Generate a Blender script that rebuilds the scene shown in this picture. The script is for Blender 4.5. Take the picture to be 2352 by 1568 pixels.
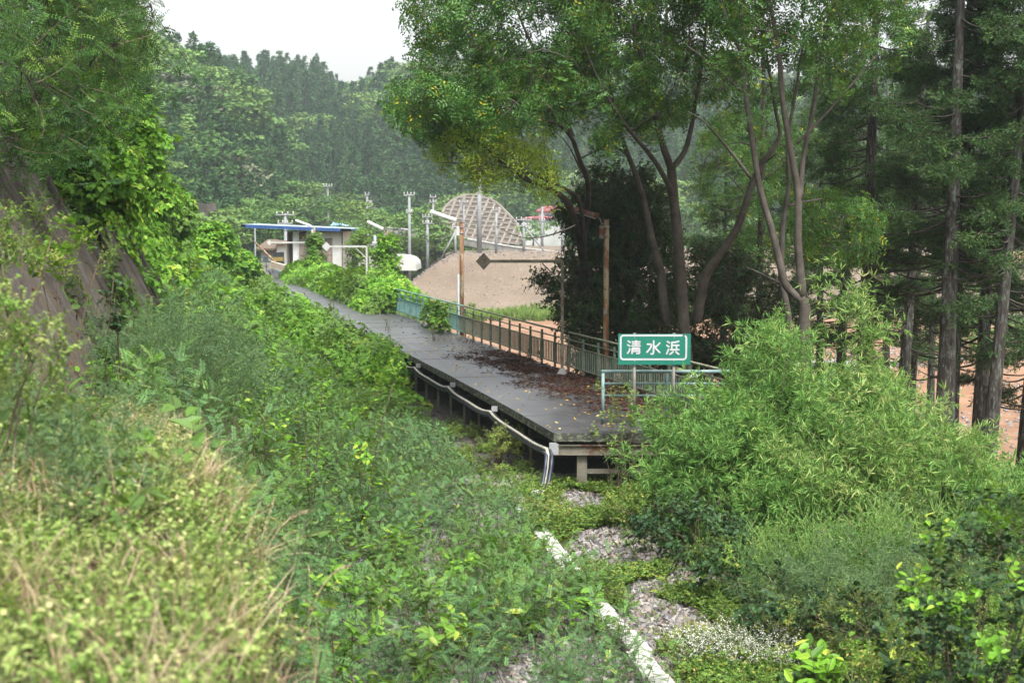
import bpy, math, random
import numpy as np
from mathutils import Vector
for o in list(bpy.data.objects): bpy.data.objects.remove(o)
S = bpy.context.scene
COL = S.collection
# ------------------------------------------------------------------ camera, world, sun, exposure
CAMZ, PITCH, FP = 4.26, math.atan(284/3267), 3267.0
cam = bpy.data.cameras.new('camera'); camo = bpy.data.objects.new('camera', cam); COL.objects.link(camo)
camo.location = (0, 0, CAMZ); camo.rotation_euler = (math.pi/2 - PITCH, 0, 0)
cam.sensor_width = 36; cam.lens = 36*FP/2352; cam.clip_start = 0.1; cam.clip_end = 3000
cam.dof.use_dof = True; cam.dof.focus_distance = 31; cam.dof.aperture_fstop = 2.7
S.camera = camo
W = bpy.data.worlds.new('World'); S.world = W; W.use_nodes = True
nt = W.node_tree; nt.nodes.clear()
sky = nt.nodes.new('ShaderNodeTexSky'); sky.sky_type = 'NISHITA'; sky.sun_disc = False
SUN_EL, SUN_AZ = math.radians(58), math.radians(163)
sky.sun_elevation = SUN_EL; sky.sun_rotation = SUN_AZ; sky.air_density = 1.6; sky.dust_density = 5.0; sky.ozone_density = 1.0
hs = nt.nodes.new('ShaderNodeHueSaturation'); hs.inputs['Saturation'].default_value = 0.22; hs.inputs['Value'].default_value = 1.0
bg = nt.nodes.new('ShaderNodeBackground'); bg.inputs['Strength'].default_value = 0.09
wo = nt.nodes.new('ShaderNodeOutputWorld')
nt.links.new(sky.outputs[0], hs.inputs['Color']); nt.links.new(hs.outputs[0], bg.inputs['Color']); nt.links.new(bg.outputs[0], wo.inputs['Surface'])
sl = bpy.data.lights.new('sun', 'SUN'); sl.energy = 1.5; sl.angle = math.radians(12); sl.color = (1, .97, .92)
so = bpy.data.objects.new('sun', sl); COL.objects.link(so)
sd = Vector((math.sin(SUN_AZ)*math.cos(SUN_EL), math.cos(SUN_AZ)*math.cos(SUN_EL), math.sin(SUN_EL)))
so.rotation_euler = sd.to_track_quat('Z', 'Y').to_euler(); so.location = (0, 0, 60)
S.view_settings.view_transform = 'Standard'; S.view_settings.look = 'None'
S.view_settings.exposure = 1.95; S.view_settings.gamma = 1; S.view_settings.use_curve_mapping = False
S.render.engine = 'CYCLES'
cy = S.cycles
cy.max_bounces = 7; cy.diffuse_bounces = 2; cy.glossy_bounces = 2; cy.transmission_bounces = 4; cy.transparent_max_bounces = 6; cy.volume_bounces = 1
cy.use_denoising = True; cy.use_adaptive_sampling = True; cy.adaptive_threshold = 0.02
cy.caustics_reflective = False; cy.caustics_refractive = False
# ------------------------------------------------------------------ helpers
RNG = np.random.default_rng(7)
def ray(x, y):
    u = (x-1176)/FP; v = (784-y)/FP; c, s = math.cos(PITCH), math.sin(PITCH)
    return np.array([u, c+v*s, -s+v*c])
def P(x, y, d):                     # point of the place that lies on this line of sight at ground distance d
    r = ray(x, y); r = r*(d/r[1]); return np.array([r[0], r[1], r[2]+CAMZ])
def PZ(x, y, z):
    r = ray(x, y); t = (z-CAMZ)/r[2]; return np.array([r[0]*t, r[1]*t, z])
def smooth(a, b, x):
    t = np.clip((x-a)/(b-a), 0, 1); return t*t*(3-2*t)
def vnoise(x, y, s=1.0, seed=0):
    x = np.asarray(x)/s; y = np.asarray(y)/s
    return (np.sin(x*1.7+y*.6+seed)+np.sin(y*2.1-x*.9+seed*2.3)+np.sin(x*.7+y*1.3+seed*1.7+np.sin(x*1.1+seed))*1.0
            + .6*np.sin(x*3.9+y*2.2+seed*.7)+.6*np.sin(y*4.3-x*3.1+seed*3.1))/4.2
def nrm(a):
    a = np.asarray(a, float); return a/np.maximum(np.linalg.norm(a, axis=-1, keepdims=True), 1e-9)

class Geo:
    """collects triangles and quads, then links them as one mesh object"""
    def __init__(s): s.v = []; s.f = []; s.n = 0; s.t = []
    def add(s, v, faces, mat=0, tone=None, smooth_=False):
        v = np.asarray(v, float).reshape(-1, 3)
        for fa in (faces if isinstance(faces, list) else [faces]):
            fa = np.asarray(fa, int)
            if fa.size: s.f.append((fa+s.n, mat, smooth_))
        s.v.append(v); s.n += len(v)
        s.t.append(np.full(len(v), .5) if tone is None else np.broadcast_to(np.asarray(tone, float), (len(v),)).copy())
        return s
    def box(s, c, size, rz=0, mat=0, R=None, tone=None):
        x, y, z = np.asarray(size)/2.0
        v = np.array([[i*x, j*y, k*z] for k in (-1, 1) for j in (-1, 1) for i in (-1, 1)])
        if R is not None: v = v@np.asarray(R).T
        elif rz:
            c_, s_ = math.cos(rz), math.sin(rz); v = v@np.array([[c_, s_, 0], [-s_, c_, 0], [0, 0, 1]])
        f = np.array([[0, 2, 3, 1], [4, 5, 7, 6], [0, 1, 5, 4], [2, 6, 7, 3], [0, 4, 6, 2], [1, 3, 7, 5]])
        return s.add(v+np.asarray(c), f, mat, tone)
    def beam(s, a, b, w, h, mat=0, tone=None):
        a = np.asarray(a, float); b = np.asarray(b, float); d = nrm(b-a)
        up = np.array([0, 0, 1.]) if abs(d[2]) < .95 else np.array([0, 1., 0])
        sx = nrm(np.cross(up, d)); u = np.cross(d, sx)
        return s.box((a+b)/2, (np.linalg.norm(b-a), w, h), R=np.stack([d, sx, u], 1), mat=mat, tone=tone)
    def tube(s, pts, r, k=8, mat=0, caps=True, tone=None, rough=0, rng=None):
        p = np.asarray(pts, float); n = len(p); r = np.broadcast_to(np.asarray(r, float), (n,))
        d = nrm(np.gradient(p, axis=0)); m = nrm(d.mean(0))
        ref = np.array([0, 0, 1.]) if abs(m[2]) < .8 else np.array([1., 0, 0])
        sx = nrm(np.cross(ref, d)); u = np.cross(d, sx)
        a = np.arange(k)*2*math.pi/k
        rr = r[:, None]*np.ones((1, k))
        if rough: rr = rr*(1+rough*((rng or RNG).random((n, k))-.5))
        v = p[:, None]+rr[..., None]*(np.cos(a)[None, :, None]*sx[:, None]+np.sin(a)[None, :, None]*u[:, None])
        i = np.arange(n-1)[:, None]*k; j = np.arange(k)[None]; j2 = (j+1) % k
        f = np.stack([i+j, i+j2, i+k+j2, i+k+j], -1).reshape(-1, 4)
        fs = [f]
        if caps and k > 2: fs += [np.arange(k)[None, ::-1], (np.arange(k)+(n-1)*k)[None]]
        v = v.reshape(-1, 3)
        for fa in fs: s.f.append((np.asarray(fa)+s.n, mat, fa.shape[1] == 4 and k > 4))
        s.v.append(v); s.n += len(v); s.t.append(np.full(len(v), .5 if tone is None else tone)); return s
    def leaves(s, o, d, n, L, Wd, kind='leaf', fold=.12, droop=.12, mat=0, tone=None, rng=None):
        rng = rng or RNG
        o = np.asarray(o, float).reshape(-1, 3); N = len(o)
        d = nrm(np.broadcast_to(d, (N, 3))); n = np.broadcast_to(n, (N, 3))
        sd_ = nrm(np.cross(d, n)); n = np.cross(sd_, d)
        L = np.broadcast_to(L, (N,))[:, None]; Wd = np.broadcast_to(Wd, (N,))[:, None]
        if tone is None: tone = rng.random(N)
        tone = np.broadcast_to(tone, (N,))
        if kind == 'leaf':
            v = np.stack([o, o+d*L*.45-sd_*Wd/2+n*fold*Wd, o+d*L-n*droop*L, o+d*L*.45+sd_*Wd/2+n*fold*Wd], 1)
            f = np.array([[0, 1, 2], [0, 2, 3]])
        elif kind == 'flat':
            v = np.stack([o-sd_*Wd*.3, o+d*L*.5-sd_*Wd/2, o+d*L, o+d*L*.5+sd_*Wd/2], 1); f = np.array([[0, 1, 2, 3]])
        else:
            v = np.stack([o, o+d*L*.22-sd_*Wd*.46+n*fold*Wd, o+d*L*.62-sd_*Wd*.42+n*fold*Wd*.8-n*droop*L*.3, o+d*L-n*droop*L,
                          o+d*L*.62+sd_*Wd*.42+n*fold*Wd*.8-n*droop*L*.3, o+d*L*.22+sd_*Wd*.46+n*fold*Wd], 1)
            f = np.array([[0, 1, 2, 3], [0, 3, 4, 5]])
        k = v.shape[1]
        fa = (f[None]+(np.arange(N)*k)[:, None, None]).reshape(-1, f.shape[1])
        return s.add(v, fa, mat, np.repeat(tone, k))
    def mesh(s, name, mats, attr=True):
        me = bpy.data.meshes.new(name)
        v = np.concatenate(s.v) if s.v else np.zeros((0, 3))
        me.vertices.add(len(v)); me.vertices.foreach_set('co', v.ravel().astype(np.float32))
        lt = [f.shape[1] for f, _, _ in s.f for _ in range(len(f))]
        li = np.concatenate([f.ravel() for f, _, _ in s.f])
        lt = np.array(lt); ls = np.concatenate([[0], np.cumsum(lt)[:-1]])
        me.loops.add(len(li)); me.loops.foreach_set('vertex_index', li.astype(np.int32))
        me.polygons.add(len(lt)); me.polygons.foreach_set('loop_start', ls.astype(np.int32)); me.polygons.foreach_set('loop_total', lt.astype(np.int32))
        me.polygons.foreach_set('material_index', np.concatenate([np.full(len(f), m) for f, m, _ in s.f]).astype(np.int32))
        me.polygons.foreach_set('use_smooth', np.concatenate([np.full(len(f), q) for f, _, q in s.f]))
        if attr:
            a = me.attributes.new('tone', 'FLOAT', 'POINT'); a.data.foreach_set('value', np.concatenate(s.t).astype(np.float32))
        for m in (mats if isinstance(mats, (list, tuple)) else [mats]): me.materials.append(m)
        me.update(calc_edges=True); me.validate(); return me
    def obj(s, name, mats, parent=None, **kw):
        return link(name, s.mesh(name, mats), parent, **kw)

def link(name, data, parent=None, loc=None, label=None, cat=None, group=None, kind=None):
    o = bpy.data.objects.new(name, data); COL.objects.link(o)
    if parent is not None: o.parent = parent
    if loc is not None: o.location = loc
    return tag(o, label, cat, group, kind)
def tag(o, label=None, cat=None, group=None, kind=None):
    for k, v in (('label', label), ('category', cat), ('group', group), ('kind', kind)):
        if v: o[k] = v
    return o
def empty(name, loc, label, cat, group=None, rz=0):
    o = link(name, None, None, loc, label, cat, group); o.rotation_euler = (0, 0, rz); o.empty_display_size = .2; return o
def copy_tree(o, parent=None):
    c = o.copy(); COL.objects.link(c); c.parent = parent
    for ch in [x for x in CH.get(o.name, [])]: copy_tree(ch, c)
    return c
CH = {}
def index_children():
    CH.clear()
    for o in COL.objects:
        if o.parent: CH.setdefault(o.parent.name, []).append(o)

# ------------------------------------------------------------------ materials
def newmat(name):
    m = bpy.data.materials.new(name); m.use_nodes = True; t = m.node_tree; t.nodes.clear()
    out = t.nodes.new('ShaderNodeOutputMaterial'); return m, t, out
def ramp(t, cols, fac=None, pos=None, interp='LINEAR'):
    r = t.nodes.new('ShaderNodeValToRGB'); e = r.color_ramp.elements; r.color_ramp.interpolation = interp
    n = len(cols)
    while len(e) < n: e.new(.5)
    for i, c in enumerate(cols):
        e[i].position = pos[i] if pos else i/(n-1); e[i].color = (*c, 1)
    if fac is not None: t.links.new(fac, r.inputs[0])
    return r
def noise(t, scale, detail=4, rough=.6, vec='Object', stretch=None):
    n = t.nodes.new('ShaderNodeTexNoise'); n.inputs['Scale'].default_value = scale; n.inputs['Detail'].default_value = detail; n.inputs['Roughness'].default_value = rough
    if vec == 'World': src = t.nodes.new('ShaderNodeNewGeometry').outputs['Position']
    else: src = t.nodes.new('ShaderNodeTexCoord').outputs[vec]
    if stretch:
        mp = t.nodes.new('ShaderNodeMapping'); mp.inputs['Scale'].default_value = stretch; t.links.new(src, mp.inputs[0]); src = mp.outputs[0]
    t.links.new(src, n.inputs['Vector']); return n
def mixc(t, fac, a, b, mode='MIX'):
    m = t.nodes.new('ShaderNodeMix'); m.data_type = 'RGBA'; m.blend_type = mode
    for sock, v in ((m.inputs[0], fac), (m.inputs[6], a), (m.inputs[7], b)):
        if hasattr(v, 'links'): t.links.new(v, sock)
        elif isinstance(v, (int, float)): sock.default_value = v
        else: sock.default_value = (*v, 1)
    return m.outputs[2]
def rug(name, cols, scale=3, rough=.75, bump=.3, bscale=None, pos=None, vec='Object', second=None, stretch=None, spec=.4, metal=0, bdist=.02):
    """a solid material whose colour wanders between cols with noise, plus fine relief; second=(colour, scale, lo, hi) adds patches"""
    m, t, out = newmat(name); b = t.nodes.new('ShaderNodeBsdfPrincipled'); t.links.new(b.outputs[0], out.inputs[0])
    n = noise(t, scale, 6, .65, vec, stretch); c = ramp(t, cols, n.outputs[0], pos or list(np.linspace(.3, .7, len(cols)))).outputs[0]
    for s2 in ([second] if second and not isinstance(second, list) else second or []):
        n2 = noise(t, s2[1], 5, .7, vec, s2[4] if len(s2) > 4 else None); f = ramp(t, [(0, 0, 0), (1, 1, 1)], n2.outputs[0], [s2[2], s2[3]])
        c = mixc(t, f.outputs[0], c, s2[0])
    t.links.new(c, b.inputs['Base Color'])
    b.inputs['Roughness'].default_value = rough; b.inputs['Specular IOR Level'].default_value = spec; b.inputs['Metallic'].default_value = metal
    if bump:
        n3 = noise(t, bscale or scale*8, 6, .7, vec, stretch); bp = t.nodes.new('ShaderNodeBump'); bp.inputs['Strength'].default_value = bump; bp.inputs['Distance'].default_value = bdist
        t.links.new(n3.outputs[0], bp.inputs['Height']); t.links.new(bp.outputs[0], b.inputs['Normal'])
    return m
def leafmat(name, cols, pos=None, trans=.3, rough=.5, spec=.22, vary=.5, patch=None):
    m, t, out = newmat(name)
    at = t.nodes.new('ShaderNodeAttribute'); at.attribute_name = 'tone'
    oi = t.nodes.new('ShaderNodeObjectInfo')
    mx = t.nodes.new('ShaderNodeMath'); mx.operation = 'MULTIPLY_ADD'
    sb = t.nodes.new('ShaderNodeMath'); sb.operation = 'SUBTRACT'; sb.inputs[1].default_value = .5; t.links.new(oi.outputs['Random'], sb.inputs[0])
    t.links.new(sb.outputs[0], mx.inputs[0]); mx.inputs[1].default_value = vary; t.links.new(at.outputs['Fac'], mx.inputs[2])
    c = ramp(t, cols, mx.outputs[0], pos).outputs[0]
    if patch:
        n2 = noise(t, patch[1], 3, .5, 'World'); f = ramp(t, [(0, 0, 0), (1, 1, 1)], n2.outputs[0], [patch[2], patch[3]])
        c = mixc(t, f.outputs[0], c, mixc(t, .75, c, patch[0]))
    b = t.nodes.new('ShaderNodeBsdfPrincipled'); b.inputs['Roughness'].default_value = rough; b.inputs['Specular IOR Level'].default_value = spec
    t.links.new(c, b.inputs['Base Color'])
    tr = t.nodes.new('ShaderNodeBsdfTranslucent')
    cc = mixc(t, .35, c, (.25, .35, .02)); t.links.new(cc, tr.inputs['Color'])
    ms = t.nodes.new('ShaderNodeMixShader'); ms.inputs[0].default_value = trans
    t.links.new(b.outputs[0], ms.inputs[1]); t.links.new(tr.outputs[0], ms.inputs[2]); t.links.new(ms.outputs[0], out.inputs[0])
    return m

M = {}
M['kudzu'] = leafmat('kudzu_leaf', [(.05, .13, .012), (.12, .29, .022), (.21, .42, .04), (.38, .46, .06)], [0, .45, .85, 1], .38, .45, patch=((.10, .16, .05), .25, .45, .6))
M['fern'] = leafmat('pinnate_leaf', [(.035, .095, .035), (.08, .19, .065), (.14, .29, .08), (.34, .42, .07)], [0, .5, .9, 1], .3, .5, patch=((.11, .24, .03), .35, .5, .62))
M['weed'] = leafmat('weed_leaf', [(.055, .12, .02), (.13, .25, .035), (.24, .36, .07), (.42, .36, .10)], [0, .45, .93, 1], .35, .55, patch=((.26, .26, .07), .6, .5, .65))
M['nearweed'] = leafmat('pale_weed_leaf', [(.10, .19, .035), (.24, .37, .08), (.40, .50, .16), (.56, .52, .26)], [0, .4, .85, 1], .4, .55, patch=((.36, .36, .13), .9, .5, .65))
M['cover'] = leafmat('ground_cover_leaf', [(.04, .09, .018), (.10, .19, .03), (.17, .27, .05), (.30, .28, .05)], [0, .45, .92, 1], .3, .5)
M['artemisia'] = leafmat('mugwort_leaf', [(.05, .10, .045), (.09, .16, .07), (.15, .23, .10)], None, .25, .65)
M['straw'] = leafmat('dry_grass_blade', [(.22, .15, .09), (.40, .30, .19), (.58, .46, .33)], None, .25, .7)
M['grass'] = leafmat('green_grass_blade', [(.06, .12, .02), (.12, .21, .035), (.22, .31, .07)], None, .35, .5)
M['bamboo'] = leafmat('bamboo_leaf', [(.05, .125, .03), (.12, .27, .06), (.23, .42, .11), (.36, .48, .14)], [0, .45, .88, 1], .38, .5, spec=.25)
M['bamboo2'] = leafmat('yellower_bamboo_leaf', [(.06, .14, .03), (.16, .30, .07), (.28, .43, .12), (.44, .48, .18)], [0, .45, .85, 1], .38, .5, spec=.25)
M['broad'] = leafmat('canopy_leaf', [(.022, .068, .017), (.048, .13, .026), (.10, .215, .04), (.40, .38, .03)], [0, .5, .975, 1], .33, .38, vary=.28)
M['light'] = leafmat('yellow_green_canopy_leaf', [(.10, .19, .015), (.20, .32, .022), (.33, .43, .035), (.50, .42, .03)], [0, .5, .97, 1], .5, .45, vary=.25)
M['ever'] = leafmat('evergreen_leaf', [(.012, .034, .012), (.022, .06, .018), (.045, .10, .025)], None, .12, .55, .25)
M['cedar'] = leafmat('cedar_needle', [(.018, .05, .016), (.036, .088, .024), (.072, .135, .034)], None, .12, .6)
M['slopetree'] = leafmat('feathery_leaf', [(.014, .048, .012), (.034, .095, .02), (.07, .16, .03), (.15, .25, .04)], [0, .5, .9, 1], .3, .45)
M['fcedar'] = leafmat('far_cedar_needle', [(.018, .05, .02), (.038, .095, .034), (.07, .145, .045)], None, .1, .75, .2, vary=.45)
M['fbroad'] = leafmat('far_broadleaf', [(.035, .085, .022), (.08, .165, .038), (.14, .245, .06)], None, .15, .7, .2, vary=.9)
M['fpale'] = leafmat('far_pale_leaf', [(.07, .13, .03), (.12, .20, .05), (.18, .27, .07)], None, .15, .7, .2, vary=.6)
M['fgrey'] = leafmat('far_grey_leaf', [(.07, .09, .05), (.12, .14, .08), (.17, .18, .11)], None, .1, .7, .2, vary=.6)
M['litter'] = leafmat('dead_leaf', [(.022, .010, .008), (.055, .022, .014), (.13, .048, .026), (.50, .30, .05), (.62, .50, .22)], [0, .5, .93, .96, 1], .05, .6, .3, vary=.2)
M['yleaf'] = leafmat('yellow_leaf', [(.5, .24, .02), (.62, .40, .05), (.60, .55, .30)], None, .1, .6)
M['twig'] = rug('twig_bark', [(.05, .035, .022), (.12, .09, .06)], 20, .85, 0)
M['gstem'] = rug('green_stem', [(.07, .11, .03), (.14, .17, .06)], 10, .7, 0)
M['bark'] = rug('smooth_bark', [(.028, .022, .017), (.060, .050, .040), (.10, .088, .074)], 2.5, .85, .5, 20, second=((.20, .20, .18), 9, .64, .72, (1, 1, 2.5)))
M['darkbark'] = rug('dark_bark', [(.02, .017, .014), (.055, .045, .036)], 4, .9, .5, 20, second=((.25, .27, .24), 9, .66, .74))
M['cbark'] = rug('cedar_bark', [(.016, .013, .011), (.045, .038, .032), (.10, .095, .083)], 5, .95, .9, 14, second=[((.13, .155, .135), 7, .52, .62, (1.7, 1.7, .5)), ((.010, .008, .007), 4, .56, .63, (2.5, 2.5, .4))], stretch=(5, 5, .5), bdist=.05)
M['soil'] = rug('dark_soil', [(.03, .024, .016), (.07, .055, .035), (.12, .09, .055)], 1.5, .95, .6, 12, vec='World')
M['ballast_bed'] = rug('ballast_bed', [(.04, .036, .031), (.085, .076, .068), (.14, .125, .113)], 14, .9, 1, 30, vec='World', bdist=.05)
M['orange'] = rug('orange_earth', [(.16, .085, .048), (.225, .125, .072), (.29, .18, .115)], .35, .95, .6, 8, vec='World', second=((.27, .18, .12), 5, .55, .75), bdist=.15)
M['brown'] = rug('brown_earth', [(.115, .086, .060), (.155, .119, .085), (.195, .154, .115)], .12, .95, .7, 3.0, vec='World', second=[((.13, .095, .075), 1.2, .55, .72), ((.30, .22, .17), 6, .62, .7)], bdist=.25)
M['hill'] = rug('forest_floor', [(.02, .035, .012), (.04, .06, .02)], .1, 1, 0, vec='World')
M['slab'] = rug('wet_platform_top', [(.033, .033, .036), (.055, .054, .057), (.088, .086, .088)], .8, .36, .25, 90, vec='World', second=((.035, .034, .036), 3, .55, .7), spec=.5, bdist=.01)
M['edge'] = rug('mossy_slab_edge', [(.03, .03, .024), (.07, .07, .06)], 3, .9, .6, 25, vec='World', second=((.17, .20, .125), 7, .50, .60, (1, 1, 2.2)))
M['paint'] = rug('worn_white_paint', [(.33, .33, .32), (.46, .46, .44)], 4, .6, .05)
M['steel'] = rug('old_beige_steel', [(.08, .072, .054), (.14, .13, .098), (.19, .175, .14)], 2.5, .7, .3, 20, vec='World', second=((.10, .035, .018), 2.2, .55, .66))
M['shadesteel'] = rug('underdeck_shaded_steel', [(.02, .018, .015), (.05, .042, .034)], 3, .8, .3, vec='World')  # steel under the deck, its colour darkened to stand for the shade there
M['rail'] = rug('lichen_green_rail', [(.065, .10, .075), (.12, .155, .115), (.19, .205, .14)], 5, .7, .3, 40, vec='World', second=((.14, .055, .025), 2.6, .62, .70))
M['lichen'] = rug('lichen_rail', [(.10, .12, .08), (.18, .19, .125), (.26, .26, .185)], 6, .8, .5, 30, vec='World', second=((.15, .05, .025), 3.1, .60, .68))
M['turq'] = rug('turquoise_rail', [(.08, .20, .19), (.13, .27, .25), (.20, .30, .27)], 4, .6, .2, vec='World', second=((.17, .08, .04), 2.5, .62, .70))
M['blue_rail'] = rug('pale_blue_rail', [(.10, .17, .17), (.16, .24, .235), (.24, .30, .275)], 6, .55, .2, 40, vec='World', second=((.25, .12, .07), 4, .68, .76))
M['rust'] = rug('rusty_pole', [(.22, .18, .11), (.30, .24, .155)], 3, .7, .4, 25, vec='World', second=[((.15, .06, .022), 2.3, .44, .54, (2, 2, .8)), ((.08, .03, .015), 4, .60, .68)])
M['ruston'] = rug('rusted_brown', [(.09, .035, .02), (.13, .05, .025)], 5, .85, .4, vec='World')
M['lamp'] = rug('lamp_shade_white', [(.45, .45, .43), (.56, .56, .545)], 5, .45, 0, vec='World')
M['lampold'] = rug('lamp_shade_weathered', [(.12, .115, .095), (.19, .18, .16)], 8, .7, .2, vec='World', second=((.12, .035, .02), 1.7, .50, .56))
M['galv'] = rug('galvanised', [(.20, .205, .21), (.30, .31, .31)], 6, .5, .1)
M['postgrey'] = rug('sign_post_grey', [(.17, .16, .14), (.25, .235, .215)], 6, .6, .2, second=((.24, .16, .10), 4, .62, .72))
M['green'] = rug('sign_green', [(.0, .118, .078), (.004, .14, .096)], 5, .5, .05, spec=.5, second=((.02, .12, .085), 3, .55, .75, (1, 1, .3)))
M['signwhite'] = rug('sign_white', [(.36, .36, .37), (.46, .46, .48)], 3, .5, 0)
M['white'] = rug('white_wall', [(.34, .35, .33), (.44, .45, .43)], 1, .7, .1, second=((.27, .25, .22), 1.5, .62, .75, (1, 1, .3)))
M['board'] = rug('weathered_board', [(.12, .085, .073), (.18, .14, .125), (.24, .195, .175)], 2, .85, .4, stretch=(4, 4, 1))
M['blueroof'] = rug('blue_fascia', [(.018, .05, .16), (.026, .07, .21)], 2, .5, .05)
M['rooftop'] = rug('pale_roof_sheet', [(.25, .33, .38), (.35, .42, .46)], 2, .5, .05)
M['soffit'] = rug('brown_soffit', [(.09, .068, .045), (.14, .105, .075)], 3, .8, .1)
M['cream'] = rug('cream_plastic', [(.36, .33, .25), (.45, .42, .33)], 4, .6, .1)
M['black'] = rug('black_plastic', [(.012, .012, .014), (.03, .03, .034)], 6, .4, .05)
M['yellow'] = rug('dull_yellow', [(.16, .115, .03), (.22, .16, .045)], 6, .6, .05)
M['bluecon'] = rug('blue_black_conduit', [(.015, .02, .035), (.035, .045, .07)], 8, .4, .05)
M['whitecon'] = rug('dirty_white_conduit', [(.28, .27, .21), (.46, .44, .36)], 6, .6, .1, vec='World')
M['trough'] = rug('white_trough', [(.34, .335, .31), (.52, .51, .48)], 3, .7, .2, 20, vec='World', second=((.30, .27, .22), 6, .6, .72))
M['conc'] = rug('grey_concrete', [(.20, .195, .185), (.28, .275, .26)], 1.5, .85, .2, vec='World')
M['pole'] = rug('utility_pole_concrete', [(.17, .18, .19), (.25, .26, .27)], 1, .8, .1, vec='World')
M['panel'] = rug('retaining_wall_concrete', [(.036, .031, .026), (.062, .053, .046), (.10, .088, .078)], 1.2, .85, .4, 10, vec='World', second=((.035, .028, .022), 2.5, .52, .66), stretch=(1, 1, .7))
M['grid'] = rug('slope_beam_concrete', [(.19, .165, .14), (.25, .22, .19)], 1, .9, .2, vec='World')
M['gridfill'] = rug('slope_fill', [(.065, .05, .038), (.10, .08, .062), (.075, .09, .05)], .5, .95, .4, vec='World')
M['redroof'] = rug('red_roof', [(.20, .045, .055), (.26, .08, .085)], 2, .6, .1)
M['glass'] = rug('window_glass', [(.05, .07, .08), (.10, .13, .15)], 1, .15, 0)
M['stone'] = None
mm, tt, oo = newmat('ballast_stone'); b_ = tt.nodes.new('ShaderNodeBsdfPrincipled'); tt.links.new(b_.outputs[0], oo.inputs[0])
oi_ = tt.nodes.new('ShaderNodeObjectInfo'); r_ = ramp(tt, [(.08, .077, .075), (.19, .18, .17), (.17, .125, .095), (.29, .275, .265), (.12, .12, .135), (.33, .29, .25)], oi_.outputs['Random'])
n_ = noise(tt, 30, 4); tt.links.new(mixc(tt, .25, r_.outputs[0], n_.outputs[1], 'OVERLAY'), b_.inputs['Base Color']); b_.inputs['Roughness'].default_value = .8
M['stone'] = mm

# ------------------------------------------------------------------ scattering (stuff and foliage parts): geometry nodes instance prototype meshes on points
_gn = {}
def gn_group(protos):
    key = tuple(p.name for p in protos)
    if key in _gn: return _gn[key]
    g = bpy.data.node_groups.new('scatter', 'GeometryNodeTree')
    g.interface.new_socket('Geometry', in_out='INPUT', socket_type='NodeSocketGeometry'); g.interface.new_socket('Geometry', in_out='OUTPUT', socket_type='NodeSocketGeometry')
    N = g.nodes.new; L = g.links.new
    gi, go = N('NodeGroupInput'), N('NodeGroupOutput'); iop = N('GeometryNodeInstanceOnPoints'); jn = N('GeometryNodeJoinGeometry')
    for p in reversed(protos):
        oi = N('GeometryNodeObjectInfo'); oi.inputs['Object'].default_value = p; oi.inputs['As Instance'].default_value = False
        gti = N('GeometryNodeGeometryToInstance'); L(oi.outputs['Geometry'], gti.inputs[0]); L(gti.outputs[0], jn.inputs[0])
    def na(nm, ty):
        n = N('GeometryNodeInputNamedAttribute'); n.data_type = ty; n.inputs['Name'].default_value = nm; return n.outputs[0]
    e2r = N('FunctionNodeEulerToRotation'); L(na('rot', 'FLOAT_VECTOR'), e2r.inputs[0])
    L(gi.outputs[0], iop.inputs['Points']); L(jn.outputs[0], iop.inputs['Instance']); iop.inputs['Pick Instance'].default_value = True
    L(na('idx', 'INT'), iop.inputs['Instance Index']); L(e2r.outputs[0], iop.inputs['Rotation']); L(na('scl', 'FLOAT_VECTOR'), iop.inputs['Scale'])
    L(iop.outputs[0], go.inputs[0]); _gn[key] = g; return g
def proto(name, geo, mats):          # a prototype mesh, never linked to the scene by itself
    return bpy.data.objects.new(name, geo.mesh(name, mats))
def dir_euler(d, spin):
    """XYZ Euler angles that turn local +Z to d, after a spin about it"""
    d = nrm(d); az = np.arctan2(d[:, 1], d[:, 0]); po = np.arccos(np.clip(d[:, 2], -1, 1)); s = spin-az
    ca, sa, cp, sp, cs, ss = np.cos(az), np.sin(az), np.cos(po), np.sin(po), np.cos(s), np.sin(s)
    R00 = ca*cp*cs-sa*ss; R10 = sa*cp*cs+ca*ss; R20 = -sp*cs; R21 = sp*ss; R22 = cp
    return np.stack([np.arctan2(R21, R22), -np.arcsin(np.clip(R20, -1, 1)), np.arctan2(R10, R00)], 1)
def scatter(name, protos, pts, d=None, scale=1., spin=None, idx=None, parent=None, rot=None, rng=None, **kw):
    rng = rng or RNG; pts = np.asarray(pts, float); n = len(pts)
    if n == 0: return None
    if rot is None:
        if d is None: d = np.tile([0, 0, 1.], (n, 1))
        rot = dir_euler(np.broadcast_to(d, (n, 3)), rng.random(n)*6.283 if spin is None else np.broadcast_to(spin, (n,)))
    sc = np.asarray(scale, float)
    if sc.ndim < 2: sc = np.repeat(np.broadcast_to(sc, (n,))[:, None], 3, 1)
    if idx is None: idx = rng.integers(0, len(protos), n)
    me = bpy.data.meshes.new(name); me.vertices.add(n); me.vertices.foreach_set('co', pts.ravel().astype(np.float32))
    a = me.attributes.new('rot', 'FLOAT_VECTOR', 'POINT'); a.data.foreach_set('vector', rot.ravel().astype(np.float32))
    a = me.attributes.new('scl', 'FLOAT_VECTOR', 'POINT'); a.data.foreach_set('vector', sc.ravel().astype(np.float32))
    a = me.attributes.new('idx', 'INT', 'POINT'); a.data.foreach_set('value', np.asarray(idx).astype(np.int32))
    me.update()
    for p in protos:
        for mt in p.data.materials:
            if mt.name not in me.materials: me.materials.append(mt)
    o = link(name, me, parent, **kw)
    md = o.modifiers.new('scatter', 'NODES'); md.node_group = gn_group(protos); return o
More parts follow.
